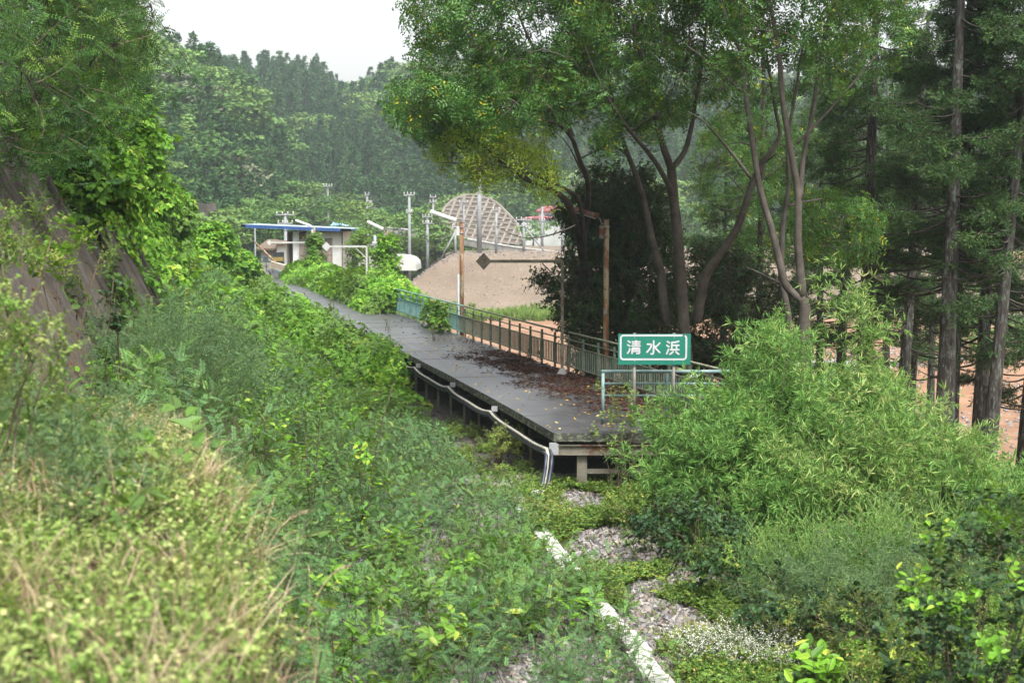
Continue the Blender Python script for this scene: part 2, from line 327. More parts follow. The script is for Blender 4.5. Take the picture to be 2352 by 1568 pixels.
# ------------------------------------------------------------------ the lie of the land
_e = np.array([(27.9, .81), (33, -.35), (39, -1.8), (43.9, -3.1), (46.9, -4), (60.8, -7.5), (65.6, -9.0), (75, -11.5), (92, -15.2), (108, -18.3)])
_pf = np.polyfit(_e[:, 0], _e[:, 1], 3)
def EL(Y):                                    # platform's track-side edge
    Y = np.asarray(Y, float)
    return np.where(Y < 28, np.polyval(_pf, 28)-.235*(Y-28), np.where(Y > 108, np.polyval(_pf, 108)-.2*(Y-108), np.polyval(_pf, np.clip(Y, 28, 108))))
def PW(Y): return np.interp(Y, [28, 34, 41, 62, 110], [3.85, 3.6, 3.3, 3.05, 3.0])
def edge_frame(Y):                            # unit direction along the platform, unit normal to the right
    dx = (EL(Y+.5)-EL(Y-.5)); d = nrm(np.array([dx, 1.])); return d, np.array([d[1], -d[0]])
def RP(Y, off, z=0.0):                        # point at a distance off to the right of the edge
    d, n = edge_frame(Y); return np.array([float(EL(Y))+n[0]*off, Y+n[1]*off, z])
def XB(Y): return np.interp(Y, [0, 3, 6, 9, 13, 18, 20, 39, 60, 92, 130, 200, 400], [-.6, -.85, -1.3, -2.05, -3.4, -5.3, -5.9, -9.3, -13.2, -20.6, -30, -52, -110])
def XF(Y): return np.interp(Y, [0, 3, 6, 9, 13, 18, 25, 39, 60, 92, 130, 200, 400], [.3, .1, -.2, -.6, -1.1, -2.0, -3.0, -5.6, -9.9, -17.4, -26.5, -46, -104])
def XW(Y): return np.where(np.asarray(Y) < 18, np.interp(Y, [0, 12, 18], [-5.0, -5.0, -5.3]), XB(Y))
BED, FLOOR = -1.2, -6.0
def T(X, Y):
    X = np.asarray(X, float); Y = np.asarray(Y, float)
    xb, xf, xw, el = XB(Y), XF(Y), XW(Y), EL(Y)
    zb = np.interp(Y, [0, 9, 14, 20, 60, 110], [2.55, 2.5, 2.1, 1.9, 1.6, 1.2])
    er = el+np.interp(Y, [0, 28, 40, 60, 110], [9.0, 6.5, 5.0, 3.6, 3.6])
    wr = np.interp(Y, [0, 28, 42, 60], [24, 24, 20, 13])
    right = BED+(FLOOR-BED)*smooth(0, 1, (X-er)/wr)
    z = np.where(X > xf, right, BED+(zb-BED)*smooth(0, 1, (xf-X)/(xf-xb)))
    z = np.where(X < xb, zb+.12*(xb-X), z)
    zwt = zb+.12*(xb-xw)
    z = np.where(X < xw, zwt+np.clip((xw-X)*1.9, 0, 3.9), z)
    up = np.maximum(0, (xw-X)-2.05)
    z = np.where(up > 0, zwt+3.9+np.minimum(up*.72, 18+up*.1), z)
    # rise on the near right
    z = z+1.1*smooth(3.0, 7.0, X)*smooth(17, 9, Y)
    # the far end of the embankment sinks into the valley
    fl = smooth(112, 140, Y); z = np.where(X > xf, z*(1-fl)+FLOOR*fl, z*(1-fl*.9)+fl*.9*FLOOR*smooth(0, 12, X-XB(Y)+16)+0)
    # mound of dug earth and its flat top
    nx = vnoise(X, Y, 9, 3)*1.2+vnoise(X, Y, 3.1, 1)*.25
    mx = np.minimum((X+16.2+nx*.6)/9.0, (75-X)/10); my = np.minimum((Y-154-nx)/17.0, (235-Y)/20)
    md = np.clip(np.minimum(mx, my), 0, 1); md = md*md*(3-2*md)*.35+md*.65
    z = np.where((Y > 140) & (Y < 240), np.maximum(z, FLOOR+(6.0+.35*vnoise(X, Y, 14, 5))*md), z)
    # small spoil bank seen between the cedars
    b = np.clip(1-np.hypot((X-27)/13, (Y-82)/9), 0, 1); z = z+2.2*smooth(0, 1, b)
    z = z+.06*vnoise(X, Y, 1.3)*smooth(3, 8, Y)
    # hills
    Yc = Y
    RA = np.interp(X, [-140, -95, -72, -66, -60, -54, -49, -45.5, -42, -39, -34], [30, 28.5, 27, 26, 24.5, 21.5, 17.5, 12.5, 6, 0, -6])
    hA = -6+(RA+6)*smooth(150, 262, Yc)*(1-.0*Yc); z = np.where(Y > 150, np.maximum(z, hA-4*smooth(262, 330, Yc)), z)
    RB = np.interp(X, [-260, -120, -92, -78, -56, -50, -44, -30, -10, 30, 80, 200], [50, 46, 42, 40, 39.5, 33, 34, 39, 42, 40, 36, 30])
    hB = -6+(RB+6)*smooth(240, 425, Yc); z = np.where(Y > 240, np.maximum(z, hB-25*smooth(430, 560, Yc)), z)
    return z
def Z(x, y): return float(T(x, y))

gx = np.concatenate([[-1500, -900, -500, -350], np.arange(-260, -40, 5), np.arange(-40, -14, 1.0), np.arange(-14, 12, .35), np.arange(12, 30, 1.0), np.arange(30, 100, 3), np.arange(100, 300, 15), [350, 500, 900, 1500]])
gy = np.concatenate([[-600, -200, -60, -20, -6], np.arange(-2, 50, .45), np.arange(50, 110, 1.2), np.arange(110, 260, 2.5), np.arange(260, 600, 10), [650, 900, 1500, 2500]])
GX, GY = np.meshgrid(gx, gy); GZ = T(GX, np.maximum(GY, 0))
g = Geo(); nx_, ny_ = len(gx), len(gy)
i = np.arange(ny_-1)[:, None]*nx_; j = np.arange(nx_-1)[None]
quads = np.stack([i+j, i+j+1, i+nx_+j+1, i+nx_+j], -1).reshape(-1, 4)
cx = (GX[:-1, :-1]+GX[1:, 1:]).ravel()/2; cyy = (GY[:-1, :-1]+GY[1:, 1:]).ravel()/2
zone = np.zeros(len(cx), int)                                     # 0 soil 1 ballast 2 orange 3 brown 4 forest
el = EL(cyy); jit = vnoise(cx, cyy, 1.2, 2)*.8
zone[(cx > XF(cyy)+.2) & (cx < el+np.interp(cyy, [0, 28, 60], [2.6, 3.2, 3.2])) & (cyy < 118)] = 1
rr_ = (cx > el+np.interp(cyy, [0, 30, 45, 60], [12, 8, 6.5, 5])+jit*1.5)
zone[rr_ & (cyy > 22)] = 2
zone[(cyy > 112) & (cx > XB(cyy)+4)] = 2
zone[(cyy > 146) & (cyy < 245) & (cx > -16) & (cx < 60)] = 3
zone[(cyy > 212) | (cx < -30) & (cyy > 105) | (cx > 130)] = 4
g.v.append(np.stack([GX, GY, GZ], -1).reshape(-1, 3)); g.n = nx_*ny_; g.t.append(np.full(g.n, .5))
for m_ in range(5): g.f.append((quads[zone == m_], m_, True))
g.obj('ground', [M['soil'], M['ballast_bed'], M['orange'], M['brown'], M['hill']], kind='structure')

# ------------------------------------------------------------------ plant prototypes
def rvec(n, rng): return nrm(rng.normal(size=(n, 3)))
def curve(a, b, sag, n=6, rng=None, wob=0):
    t = np.linspace(0, 1, n)[:, None]; p = np.asarray(a)*(1-t)+np.asarray(b)*t; p = p+np.asarray(sag)*(4*t*(1-t))
    if wob: p[1:-1] += (rng or RNG).normal(size=(n-2, 3))*wob
    return p
def pinnate(g, rng, base, d, up, L, pairs, ll, lw, mat=0, droop=.25, stem=None, shape='flat', tone0=None):
    """one compound leaf: rachis with paired leaflets"""
    d = nrm(d); s = nrm(np.cross(d, up)); n = np.cross(s, d)
    t = np.linspace(.12, 1, pairs)[:, None]
    p = base+d*L*t-n*droop*L*t**2
    td = nrm(d-n*2*droop*t)
    tn = rng.random() if tone0 is None else tone0
    for sg in (-1, 1):
        g.leaves(p, nrm(s*sg+td*.35+rng.normal(size=(pairs, 3))*.1), n+rng.normal(size=(pairs, 3))*.22, ll*(1-.4*np.abs(t[:, 0]-.5))*rng.uniform(.8, 1.1, pairs), lw, shape, mat=mat, tone=np.clip(tn*.8+rng.random(pairs)*.2, 0, 1), rng=rng)
    if stem is not None: g.tube(np.vstack([base[None], p[::max(1, pairs//3)]]), .0022, 3, stem, caps=False)
def proto_fern(seed, H=.75, nl=16, pairs=11, ll=.034, lw=.013, spread=.55):
    rng = np.random.default_rng(seed); g = Geo()
    tip = np.array([rng.normal()*.18, rng.normal()*.18, H]); pts = curve((0, 0, 0), tip, rng.normal(size=3)*.05, 7)
    g.tube(pts, np.linspace(.006, .002, 7), 4, 1, caps=False)
    for k in range(nl):
        t = .22+.78*(k+.5)/nl; p = np.array([np.interp(t, np.linspace(0, 1, 7), pts[:, c]) for c in range(3)])
        a = k*2.4+rng.normal()*.3; el_ = rng.uniform(.05, .7)+.5*(t > .85)
        d = np.array([math.cos(a)*math.cos(el_), math.sin(a)*math.cos(el_), math.sin(el_)])
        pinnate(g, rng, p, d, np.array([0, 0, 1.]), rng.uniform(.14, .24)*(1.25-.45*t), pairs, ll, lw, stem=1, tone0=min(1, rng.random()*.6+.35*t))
    return g
fern = [proto('p_fern', proto_fern(s), [M['fern'], M['twig']]) for s in range(4)]
def proto_tree_spray(seed, L=.7, n=9, pairs=4, ll=.125, lw=.055):
    rng = np.random.default_rng(seed); g = Geo(); tip = np.array([0, 0, L]); pts = curve((0, 0, 0), tip, (rng.normal()*.04, rng.normal()*.04, 0), 5)
    g.tube(pts, np.linspace(.008, .003, 5), 3, 1, caps=False)
    for k in range(n):
        t = .1+.9*(k+.5)/n; p = np.array([np.interp(t, np.linspace(0, 1, 5), pts[:, c]) for c in range(3)]); a = k*2.4
        d = np.array([math.cos(a)*.85, math.sin(a)*.85, rng.uniform(.1, .7)])
        pinnate(g, rng, p, d, nrm(np.array([-d[0]*.3, -d[1]*.3, 1.])), rng.uniform(.22, .36), pairs, ll, lw, shape='leaf', droop=rng.uniform(.1, .45))
    return g
tsp = [proto('p_spray', proto_tree_spray(10+s), [M['broad'], M['twig']]) for s in range(3)]
tsl = [proto('p_spray_l', proto_tree_spray(20+s, .5, 8, 3, .07, .042), [M['light'], M['twig']]) for s in range(3)]
sst = [proto('p_spray_f', proto_tree_spray(30+s, .75, 10, 8, .068, .024), [M['slopetree'], M['twig']]) for s in range(3)]
def proto_simple(seed, L=.5, n=22, ll=.08, lw=.04, spread=1., kind='leaf', bush=False):
    rng = np.random.default_rng(seed); g = Geo()
    nb = 4; 
    for b in range(nb):
        a = rng.random()*6.28; tip = np.array([math.cos(a)*L*.45*spread, math.sin(a)*L*.45*spread, L*rng.uniform(.6, 1)]); pts = curve((0, 0, 0), tip, (0, 0, .04), 4)
        g.tube(pts, np.linspace(.005, .002, 4), 3, 1, caps=False)
        m = n//nb; t = rng.uniform(.15, 1, m); p = np.stack([np.interp(t, np.linspace(0, 1, 4), pts[:, c]) for c in range(3)], 1)
        aa = rng.random(m)*6.28; d = np.stack([np.cos(aa), np.sin(aa), rng.uniform(-.3, .6, m)], 1)
        g.leaves(p, d, rng.normal(size=(m, 3))*.4+[0, 0, 1], ll*rng.uniform(.6, 1.15, m), lw*rng.uniform(.8, 1.1, m), kind, rng=rng)
    return g
ever = [proto('p_ever', proto_simple(40+s, .45, 44, .075, .036), [M['ever'], M['twig']]) for s in range(3)]
weed = [proto('p_weed', proto_simple(50+s, .32, 56, .052, .026), [M['weed'], M['gstem']]) for s in range(4)]
nweed = [proto('p_nweed', proto_simple(55+s, .30, 60, .042, .024), [M['nearweed'], M['gstem']]) for s in range(4)]
cover = [proto('p_cover', proto_simple(60+s, .13, 40, .036, .028, 2.6, 'round'), [M['cover'], M['gstem']]) for s in range(3)]
bigl = [proto('p_big', proto_simple(64+s, .5, 24, .15, .075, 1.0, 'round'), [M['kudzu'], M['twig']]) for s in range(2)]
vinel = [proto('p_vine', proto_simple(67+s, .3, 20, .10, .085, 1.3, 'round'), [M['ever'], M['twig']]) for s in range(2)]
def proto_kudzu(seed, n=16, R=.42, ll=.13):
    rng = np.random.default_rng(seed); g = Geo()
    for k in range(n):
        r = R*math.sqrt(rng.random()); a = rng.random()*6.28; h = rng.uniform(.05, .3)*(1.2-r/R*.6)
        p = np.array([r*math.cos(a), r*math.sin(a), h]); out = np.array([math.cos(a), math.sin(a), 0]); s = np.array([-out[1], out[0], 0])
        g.tube([p*[.8, .8, 0], p], .0025, 3, 1, caps=False)
        nn = np.array([0, 0, 1.])+rng.normal(size=3)*.35+out*.35; tn = rng.random()
        for dd, q in ((out, 1.1), (s, .95), (-s, .95)):
            l = ll*q*rng.uniform(.75, 1.15)
            g.leaves(p+dd*.012, dd+rng.normal(size=3)*.15+[0, 0, -.2], nn+rng.normal(size=3)*.15, l, l*.86, 'round', tone=min(1, max(0, tn*.75+rng.random()*.25)), fold=.1, droop=.15, rng=rng)
    return g
kudzu = [proto('p_kudzu', proto_kudzu(70+s), [M['kudzu'], M['gstem']]) for s in range(4)]
def proto_bamboo(seed, L=.62, fans=16):
    rng = np.random.default_rng(seed); g = Geo(); pts = curve((0, 0, 0), (rng.normal()*.08, rng.normal()*.08, L), rng.normal(size=3)*.03, 6)
    g.tube(pts, np.linspace(.004, .0015, 6), 3, 1, caps=False)
    for k in range(fans):
        t = .1+.9*(k+.7)/fans; p = np.array([np.interp(t, np.linspace(0, 1, 6), pts[:, c]) for c in range(3)]); a = k*2.6+rng.normal()*.4
        d = nrm(np.array([math.cos(a)*.8, math.sin(a)*.8, rng.uniform(.2, .9)])); tw = p+d*rng.uniform(.04, .16); g.tube([p, tw], .0014, 3, 1, caps=False)
        m = rng.integers(3, 6); dd = d+rng.normal(size=(m, 3))*.42+[0, 0, -.1]
        g.leaves(np.repeat(tw[None], m, 0), dd, rng.normal(size=(m, 3))*.6+[0, 0, 1], rng.uniform(.11, .19, m), rng.uniform(.017, .026, m), 'leaf', droop=.15, rng=rng)
    return g
bamb = [proto('p_bamboo', proto_bamboo(80+s), [M['bamboo'], M['gstem']]) for s in range(4)]
bamb2 = []
for s_ in range(3):
    bamb2.append(proto('p_bamboo', proto_bamboo(180+s_, .7, 11), [M['bamboo2'], M['gstem']]))
def proto_blades(seed, n=26, H=.5, w=.009, lean=.5, head=False):
    rng = np.random.default_rng(seed); g = Geo()
    for k in range(n):
        a = rng.random()*6.28; h = H*rng.uniform(.5, 1.1); ln = h*lean*rng.uniform(.2, 1.3); b = np.array([rng.normal()*.05, rng.normal()*.05, 0]); o = np.array([math.cos(a), math.sin(a), 0]); s = np.array([-o[1], o[0], 0])
        t = np.linspace(0, 1, 6)[:, None]; c = b+o*ln*t**2+np.array([0, 0, 1.])*h*(t-.28*lean*t**2.5); ww = w*(1-t**1.5*.95)/2
        v = np.concatenate([c-s*ww, c+s*ww]); i_ = np.arange(5); f = np.stack([i_, i_+1, i_+7, i_+6], 1); g.add(v, f, 0, rng.random())
    return g
grass = [proto('p_grass', proto_blades(90+s), [M['grass']]) for s in range(3)]
straw = [proto('p_straw', proto_blades(93+s, 11, .5, .0075, .7), [M['straw']]) for s in range(3)]
def proto_plume(seed):                # tall stalks with drooping seed heads
    rng = np.random.default_rng(seed); g = Geo()
    for k in range(3):
        a = rng.random()*6.28; o = np.array([math.cos(a), math.sin(a), 0]); t = np.linspace(0, 1, 9)[:, None]; h = rng.uniform(.6, .95)
        c = o*.35*t**2.2+np.array([0, 0, 1.])*h*(t-.22*t**4); g.tube(c[:7], .0025, 3, 0, caps=False)
        q = c[6:]; tt_ = np.linspace(0, 1, 60); p = np.stack([np.interp(tt_, [0, .5, 1], q[:, i_]) for i_ in range(3)], 1); g.leaves(p, rvec(60, rng)*.6+nrm(q[2]-q[0]), rvec(60, rng), .022, .006, 'flat', rng=rng)
    return g
plume = [proto('p_plume', proto_plume(96+s), [M['straw']]) for s in range(3)]
def proto_artem(seed, H=.7):
    rng = np.random.default_rng(seed); g = Geo(); pts = curve((0, 0, 0), (rng.normal()*.1, rng.normal()*.1, H), rng.normal(size=3)*.04, 6); g.tube(pts, np.linspace(.005, .002, 6), 3, 1, caps=False)
    m = 150; t = rng.uniform(.1, 1, m); p = np.stack([np.interp(t, np.linspace(0, 1, 6), pts[:, c]) for c in range(3)], 1); a = rng.random(m)*6.28; d = np.stack([np.cos(a), np.sin(a), rng.uniform(0, 1.1, m)], 1)
    off = d*rng.uniform(0, .15, m)[:, None]*(1.15-t)[:, None]*1.4; g.leaves(p+off, d+rng.normal(size=(m, 3))*.3, rng.normal(size=(m, 3))+[0, 0, 1], rng.uniform(.035, .075, m), .011, 'leaf', rng=rng)
    return g
artem = [proto('p_artem', proto_artem(100+s), [M['artemisia'], M['gstem']]) for s in range(3)]
def proto_spike(seed):                # goldenrod-like weed with branching pale tips
    rng = np.random.default_rng(seed); g = Geo(); g.add(*[np.zeros((0, 3)), np.zeros((0, 3), int)]) if 0 else None
    pts = curve((0, 0, 0), (0, 0, .9), (.04, 0, 0), 6); g.tube(pts, np.linspace(.006, .002, 6), 4, 1, caps=False)
    for k in range(16):
        a = k*2.4; z0 = .5+.4*k/16; o = np.array([math.cos(a), math.sin(a), 1.3]); b = np.array([0, 0, z0]); e = b+nrm(o)*rng.uniform(.12, .24); g.tube([b, (b+e)/2+[0, 0, -.01], e], .0022, 3, 0, caps=False)
        g.leaves(np.linspace(b, e, 12), rvec(12, rng)+nrm(o), rvec(12, rng), .016, .007, 'flat', tone=.95, rng=rng)
    m = 50; t = rng.uniform(.1, .7, m); a = rng.random(m)*6.28; g.leaves(np.stack([t*0, t*0, t*.9], 1), np.stack([np.cos(a), np.sin(a), .5+t*0], 1), [0, 0, 1.], rng.uniform(.07, .13, m), .018, 'leaf', rng=rng)
    return g
spike = [proto('p_spike', proto_spike(105+s), [M['bamboo'], M['gstem']]) for s in range(2)]
def proto_cedar(seed, L=.75):
    rng = np.random.default_rng(seed); g = Geo(); pts = curve((0, 0, 0), (0, 0, L), (.05, 0, 0), 5); g.tube(pts, np.linspace(.007, .003, 5), 3, 1, caps=False)
    nb = 17
    for k in range(nb):
        t = .08+.92*k/nb; p = np.array([.2*t*(1-t), 0, t*L]); a = k*2.4+rng.normal()*.4; d = nrm(np.array([math.cos(a), math.sin(a), rng.uniform(.5, 1.3)])); l = rng.uniform(.10, .2)*(1.2-.5*t)
        m = 9; tt_ = np.linspace(.1, 1, m)[:, None]; q = p+d*l*tt_+np.array([0, 0, .03])*tt_**2
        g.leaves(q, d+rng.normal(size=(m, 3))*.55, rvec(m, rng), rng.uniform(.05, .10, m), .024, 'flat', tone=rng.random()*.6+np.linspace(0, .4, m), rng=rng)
    return g
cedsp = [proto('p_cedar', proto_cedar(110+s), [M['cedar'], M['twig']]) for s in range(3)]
def stone_proto(seed):
    rng = np.random.default_rng(seed); v = np.array([[i_, j_, k_] for k_ in (-1, 1) for j_ in (-1, 1) for i_ in (-1, 1)], float)*[.5, .38, .28]; v += rng.normal(size=v.shape)*.1
    top = np.array([[rng.normal()*.08, rng.normal()*.08, .42]]); g = Geo(); g.add(np.vstack([v, top]), [np.array([[0, 1, 5, 4], [2, 6, 7, 3], [0, 4, 6, 2], [1, 3, 7, 5], [0, 2, 3, 1]]), np.array([[4, 5, 8], [5, 7, 8], [7, 6, 8], [6, 4, 8]])]); return g
stones = [proto('p_stone', stone_proto(120+s), [M['stone']]) for s in range(6)]
deadl = []
for s_ in range(3):
    g = Geo(); r__ = np.random.default_rng(130+s_); g.leaves([[0, 0, 0]], [[1, 0, .1]], [[0, .2, 1]], .1, .05, 'leaf', fold=.3, droop=.1, tone=r__.random(), rng=r__); g.leaves([[.02, .03, .01]], [[-.4, 1, .2]], [[.3, 0, 1]], .08, .03, 'leaf', fold=.3, tone=r__.random(), rng=r__); g.tube([[0, -.05, .005], [.12, .04, .012]], .003, 3); deadl.append(proto('p_dead', g, [M['litter']]))
def one_leaf(l, w, mat, nm):
    g = Geo(); g.leaves([[0, 0, 0]], [[1, 0, .05]], [[0, .1, 1]], l, w, 'leaf', fold=.15, tone=.5); return proto(nm, g, [mat])
yleaf = [one_leaf(.085, .045, M['yleaf'], 'p_y')]
# far tree crowns, height 1, built of layered leaf clumps
def far_broad(seed, mat, n=1000, flat=.55):
    rng = np.random.default_rng(seed); g = Geo(); nc = 26
    th = rng.random(nc)*6.28; zc = rng.uniform(.25, .95, nc); rad = .52*np.sqrt(np.clip(1-((zc-.42)/.62)**2, .05, 1))*rng.uniform(.45, 1, nc)
    c = np.stack([rad*np.cos(th), rad*np.sin(th), zc], 1); m = n//nc
    for k in range(nc):
        v = rvec(m, rng); v[:, 2] = np.abs(v[:, 2])*1.0-.12; q = c[k]+v*rng.uniform(.13, .2)*[1, 1, flat]*rng.uniform(.75, 1.05, (m, 1))
        g.leaves(q, rvec(m, rng)*[1, 1, .45], nrm(v+rng.normal(size=(m, 3))*.35+[0, 0, .35]), rng.uniform(.045, .085, m), rng.uniform(.035, .06, m), 'leaf', tone=np.clip(rng.random()*.5+rng.random(m)*.5, 0, 1), rng=rng)
    g.tube([(0, 0, -.1), (0, 0, .5)], [.03, .015], 5, 1); return g.mesh('far_broadleaf_tree', [mat, M['darkbark']])
def far_cedar(seed, mat, n=900, w=.21):
    rng = np.random.default_rng(seed); g = Geo(); nb = 90
    z = .12+.86*(rng.random(nb)**1.15); a = rng.random(nb)*6.28; R = w*np.clip((1-z)*1.5, .1, 1)**.8*rng.uniform(.75, 1.12, nb)
    for k in range(nb):
        m = n//nb; t = rng.uniform(.25, 1, m)[:, None]; o = np.array([math.cos(a[k]), math.sin(a[k]), 0]); q = np.array([0, 0, z[k]])+o*R[k]*t+np.array([0, 0, 1.])*(.02-.07*t**2)*(.3+R[k]*4)+rng.normal(size=(m, 3))*.011
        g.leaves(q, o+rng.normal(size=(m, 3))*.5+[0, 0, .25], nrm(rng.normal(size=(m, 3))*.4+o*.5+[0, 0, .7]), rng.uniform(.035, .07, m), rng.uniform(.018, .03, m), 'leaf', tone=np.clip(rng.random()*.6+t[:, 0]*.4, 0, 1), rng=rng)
    g.leaves(np.repeat([[0, 0, .93]], 14, 0)+rng.normal(size=(14, 3))*.006, rng.normal(size=(14, 3))*.25+[0, 0, 1], rvec(14, rng), .07, .015, 'leaf', rng=rng)
    g.tube([(0, 0, -.05), (0, 0, .9)], [.016, .004], 5, 1); return g.mesh('far_cedar_tree', [mat, M['darkbark']])
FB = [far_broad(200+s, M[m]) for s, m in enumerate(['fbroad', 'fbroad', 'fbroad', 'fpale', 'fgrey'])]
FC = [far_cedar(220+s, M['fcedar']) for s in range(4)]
# ------------------------------------------------------------------ hills: forest of far trees
def far_forest():
    rng = np.random.default_rng(5)
    def grid(x0, x1, y0, y1, s):
        X, Y = np.meshgrid(np.arange(x0, x1, s), np.arange(y0, y1, s)); X = X.ravel()+rng.uniform(-.45, .45, X.size)*s; Y = Y.ravel()+rng.uniform(-.45, .45, Y.size)*s; return X, Y
    X, Y = grid(-112, -33, 150, 276, 4.6); px = 1176+X/Y*FP; k = (px > 190) & (T(X, Y) > -5.5) & (px < 745); XA, YA = X[k], Y[k]
    X, Y = grid(-240, 215, 236, 446, 5.3); px = 1176+X/Y*FP; zt = T(X, Y); k = (px > 270) & (px < 2700) & ~((px > 985) & (px < 1215) & (Y < 268)) & ~((X < -38) & (Y < 276))& ~((px > 1185) & (px < 1360) & (Y < 262)); XB_, YB_ = X[k], Y[k]
    out = []
    for (x, y, hillA) in [(a, b, True) for a, b in zip(XA, YA)]+[(a, b, False) for a, b in zip(XB_, YB_)]:
        z = Z(x, y); nz = vnoise(x, y, 14 if hillA else 26, 3)
        top = z > (14 if hillA else 26)
        if hillA: ced = (nz > .30) or (z > 20 and nz > -.1) or (x > -50 and z < 14 and nz > -.45)
        else: ced = nz > -.12 or (z > 35) 
        if not hillA and x > -33 and x < -20 and z > 20: ced = nz > .5
        out.append((x, y, z, ced, hillA))
    # nearest first: those are the ones that show largest
    out.sort(key=lambda q: q[1]); cnt = {'c': 0, 'b': 0}; rest = []
    labels = {('c', 1): 'dark pointed cedar in the steep wood that rises behind the green bank on the left', ('b', 1): 'rounded broadleaf tree in the steep wood that rises behind the green bank on the left',
              ('c', 0): 'bluish pointed cedar in the hazy forest on the far hillside across the valley', ('b', 0): 'soft rounded tree in the hazy forest on the far hillside across the valley'}
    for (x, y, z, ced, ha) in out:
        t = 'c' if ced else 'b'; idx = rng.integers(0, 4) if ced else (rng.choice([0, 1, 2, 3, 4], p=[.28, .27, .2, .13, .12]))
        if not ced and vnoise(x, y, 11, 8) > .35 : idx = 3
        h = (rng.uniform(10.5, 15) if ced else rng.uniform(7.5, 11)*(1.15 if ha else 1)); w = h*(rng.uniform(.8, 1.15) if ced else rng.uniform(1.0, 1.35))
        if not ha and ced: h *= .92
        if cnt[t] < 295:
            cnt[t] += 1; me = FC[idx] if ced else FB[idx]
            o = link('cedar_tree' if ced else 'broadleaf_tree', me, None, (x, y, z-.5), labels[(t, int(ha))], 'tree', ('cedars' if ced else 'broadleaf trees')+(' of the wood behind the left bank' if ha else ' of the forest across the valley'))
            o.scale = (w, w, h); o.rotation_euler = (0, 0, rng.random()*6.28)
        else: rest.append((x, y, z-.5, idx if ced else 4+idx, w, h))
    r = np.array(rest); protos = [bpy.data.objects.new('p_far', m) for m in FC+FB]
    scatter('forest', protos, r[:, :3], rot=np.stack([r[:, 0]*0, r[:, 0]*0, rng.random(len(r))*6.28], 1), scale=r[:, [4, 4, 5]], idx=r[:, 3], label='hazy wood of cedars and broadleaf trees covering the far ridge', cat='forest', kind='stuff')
far_forest()
# scrub at the foot of the hills and along the valley road
def scrub(name, spots, label, group=None, mat_i=(0, 1, 3)):
    for k, (x, y, d, h) in enumerate(spots):
        p = P(x, y, d); o = link(name, FB[mat_i[k % len(mat_i)]], None, (p[0], p[1], p[2]-.12*h), label[k] if isinstance(label, list) else label, 'tree' if h > 4 else 'bush', group)
        o.scale = (h*1.25, h*1.25, h); o.rotation_euler = (0, 0, k*1.9)
scrub('roadside_tree', [(560, 560, 178, 5), (610, 560, 165, 5), (530, 570, 160, 5), (640, 540, 190, 6), (585, 530, 200, 6), (690, 540, 205, 6), (735, 530, 205, 5.5), (775, 530, 200, 5), (815, 540, 185, 5), (870, 545, 205, 4.5), (905, 550, 200, 4.5), (800, 510, 225, 5),
      (965, 575, 182, 6), (1000, 580, 182, 5), (935, 590, 180, 3), (1020, 590, 182, 3.5), (905, 585, 184, 4), (850, 575, 178, 5), (820, 590, 172, 5), (1225, 560, 235, 4.5), (1160, 470, 262, 5), (1320, 540, 240, 6), (1370, 540, 240, 6), (720, 505, 240, 7), (680, 500, 240, 7)],
      [w+', by the valley road' for w in ('green tree left of the shelter roof tip', 'low green tree above the left half of the shelter roof', 'green tree left of the thin plain pole', 'green tree behind the pole with two crossarms', 'tall green tree left of the two-armed pole', 'round tree above the middle of the shelter roof', 'round tree just left of the slim pole above the roof', 'green tree above the crumpled sheet', 'green tree behind the right end of the roof', 'small tree right of the pole with the box', 'small tree between the boxed pole and the tallest slim pole', 'green tree half behind the guard wall above the roof', 'tree between the tallest slim pole and the short-armed pole', 'bushy tree at the foot of the short-armed pole', 'low bush at the left toe of the earth mound', 'low bush on the crest of the earth mound left end', 'bushy tree above the white tent', 'tree behind the kudzu-wrapped lamp post', 'tree behind the white clearance marker arm', 'small tree below the red-roofed house', 'tree on top of the gridded slope', 'tree right of the red-roofed house', 'tree behind the dark glossy evergreen', 'tall tree rising behind the short insulator pole', 'tall tree left of the short insulator pole')], 'trees along the valley road')
scrub('valley_bush', [(2230, 830, 98, 3.6), (2300, 800, 101, 4.2), (2190, 800, 104, 3.8), (2345, 860, 96, 4), (2120, 850, 98, 3), (2270, 760, 112, 4)], 'bright green bush on the orange ground seen between the cedar trunks', 'bushes between the cedar trunks', (3, 1, 3))
far_strip = []
rng = np.random.default_rng(77)
# grass on the valley floor in front of the mound
n = 2600; X = rng.uniform(-14, 26, n); Y = rng.uniform(141, 156, n); k = (vnoise(X, Y, 4, 2) > -.35)
bigg = [proto('p_bg', proto_blades(140+s, 30, 1.0, .06, .6), [M['grass']]) for s in range(2)]
scatter('grass', bigg, np.stack([X, Y, T(X, Y)], 1)[k], scale=rng.uniform(.4, 1.1, k.sum()), kind='stuff', label='strip of rough green grass at the foot of the brown earth mound', cat='grass')

# rubble and stones on the mound
n = 5200; X = rng.uniform(-16, 50, n); Y = rng.uniform(150, 182, n)
scatter('rubble', stones, np.stack([X, Y, T(X, Y)], 1), d=rvec(n, rng), scale=rng.uniform(.05, .2, n), kind='stuff', label='small stones strewn over the slope of the brown earth mound', cat='rubble')
n = 9000; X = rng.uniform(8, 40, n); Y = rng.uniform(38, 112, n); k = X > EL(Y)+12
scatter('rubble', stones, np.stack([X, Y, T(X, Y)], 1)[k], d=rvec(k.sum(), rng), scale=rng.uniform(.05, .22, k.sum()), kind='stuff', label='loose chips of stone over the orange ground below the cedars', cat='rubble')

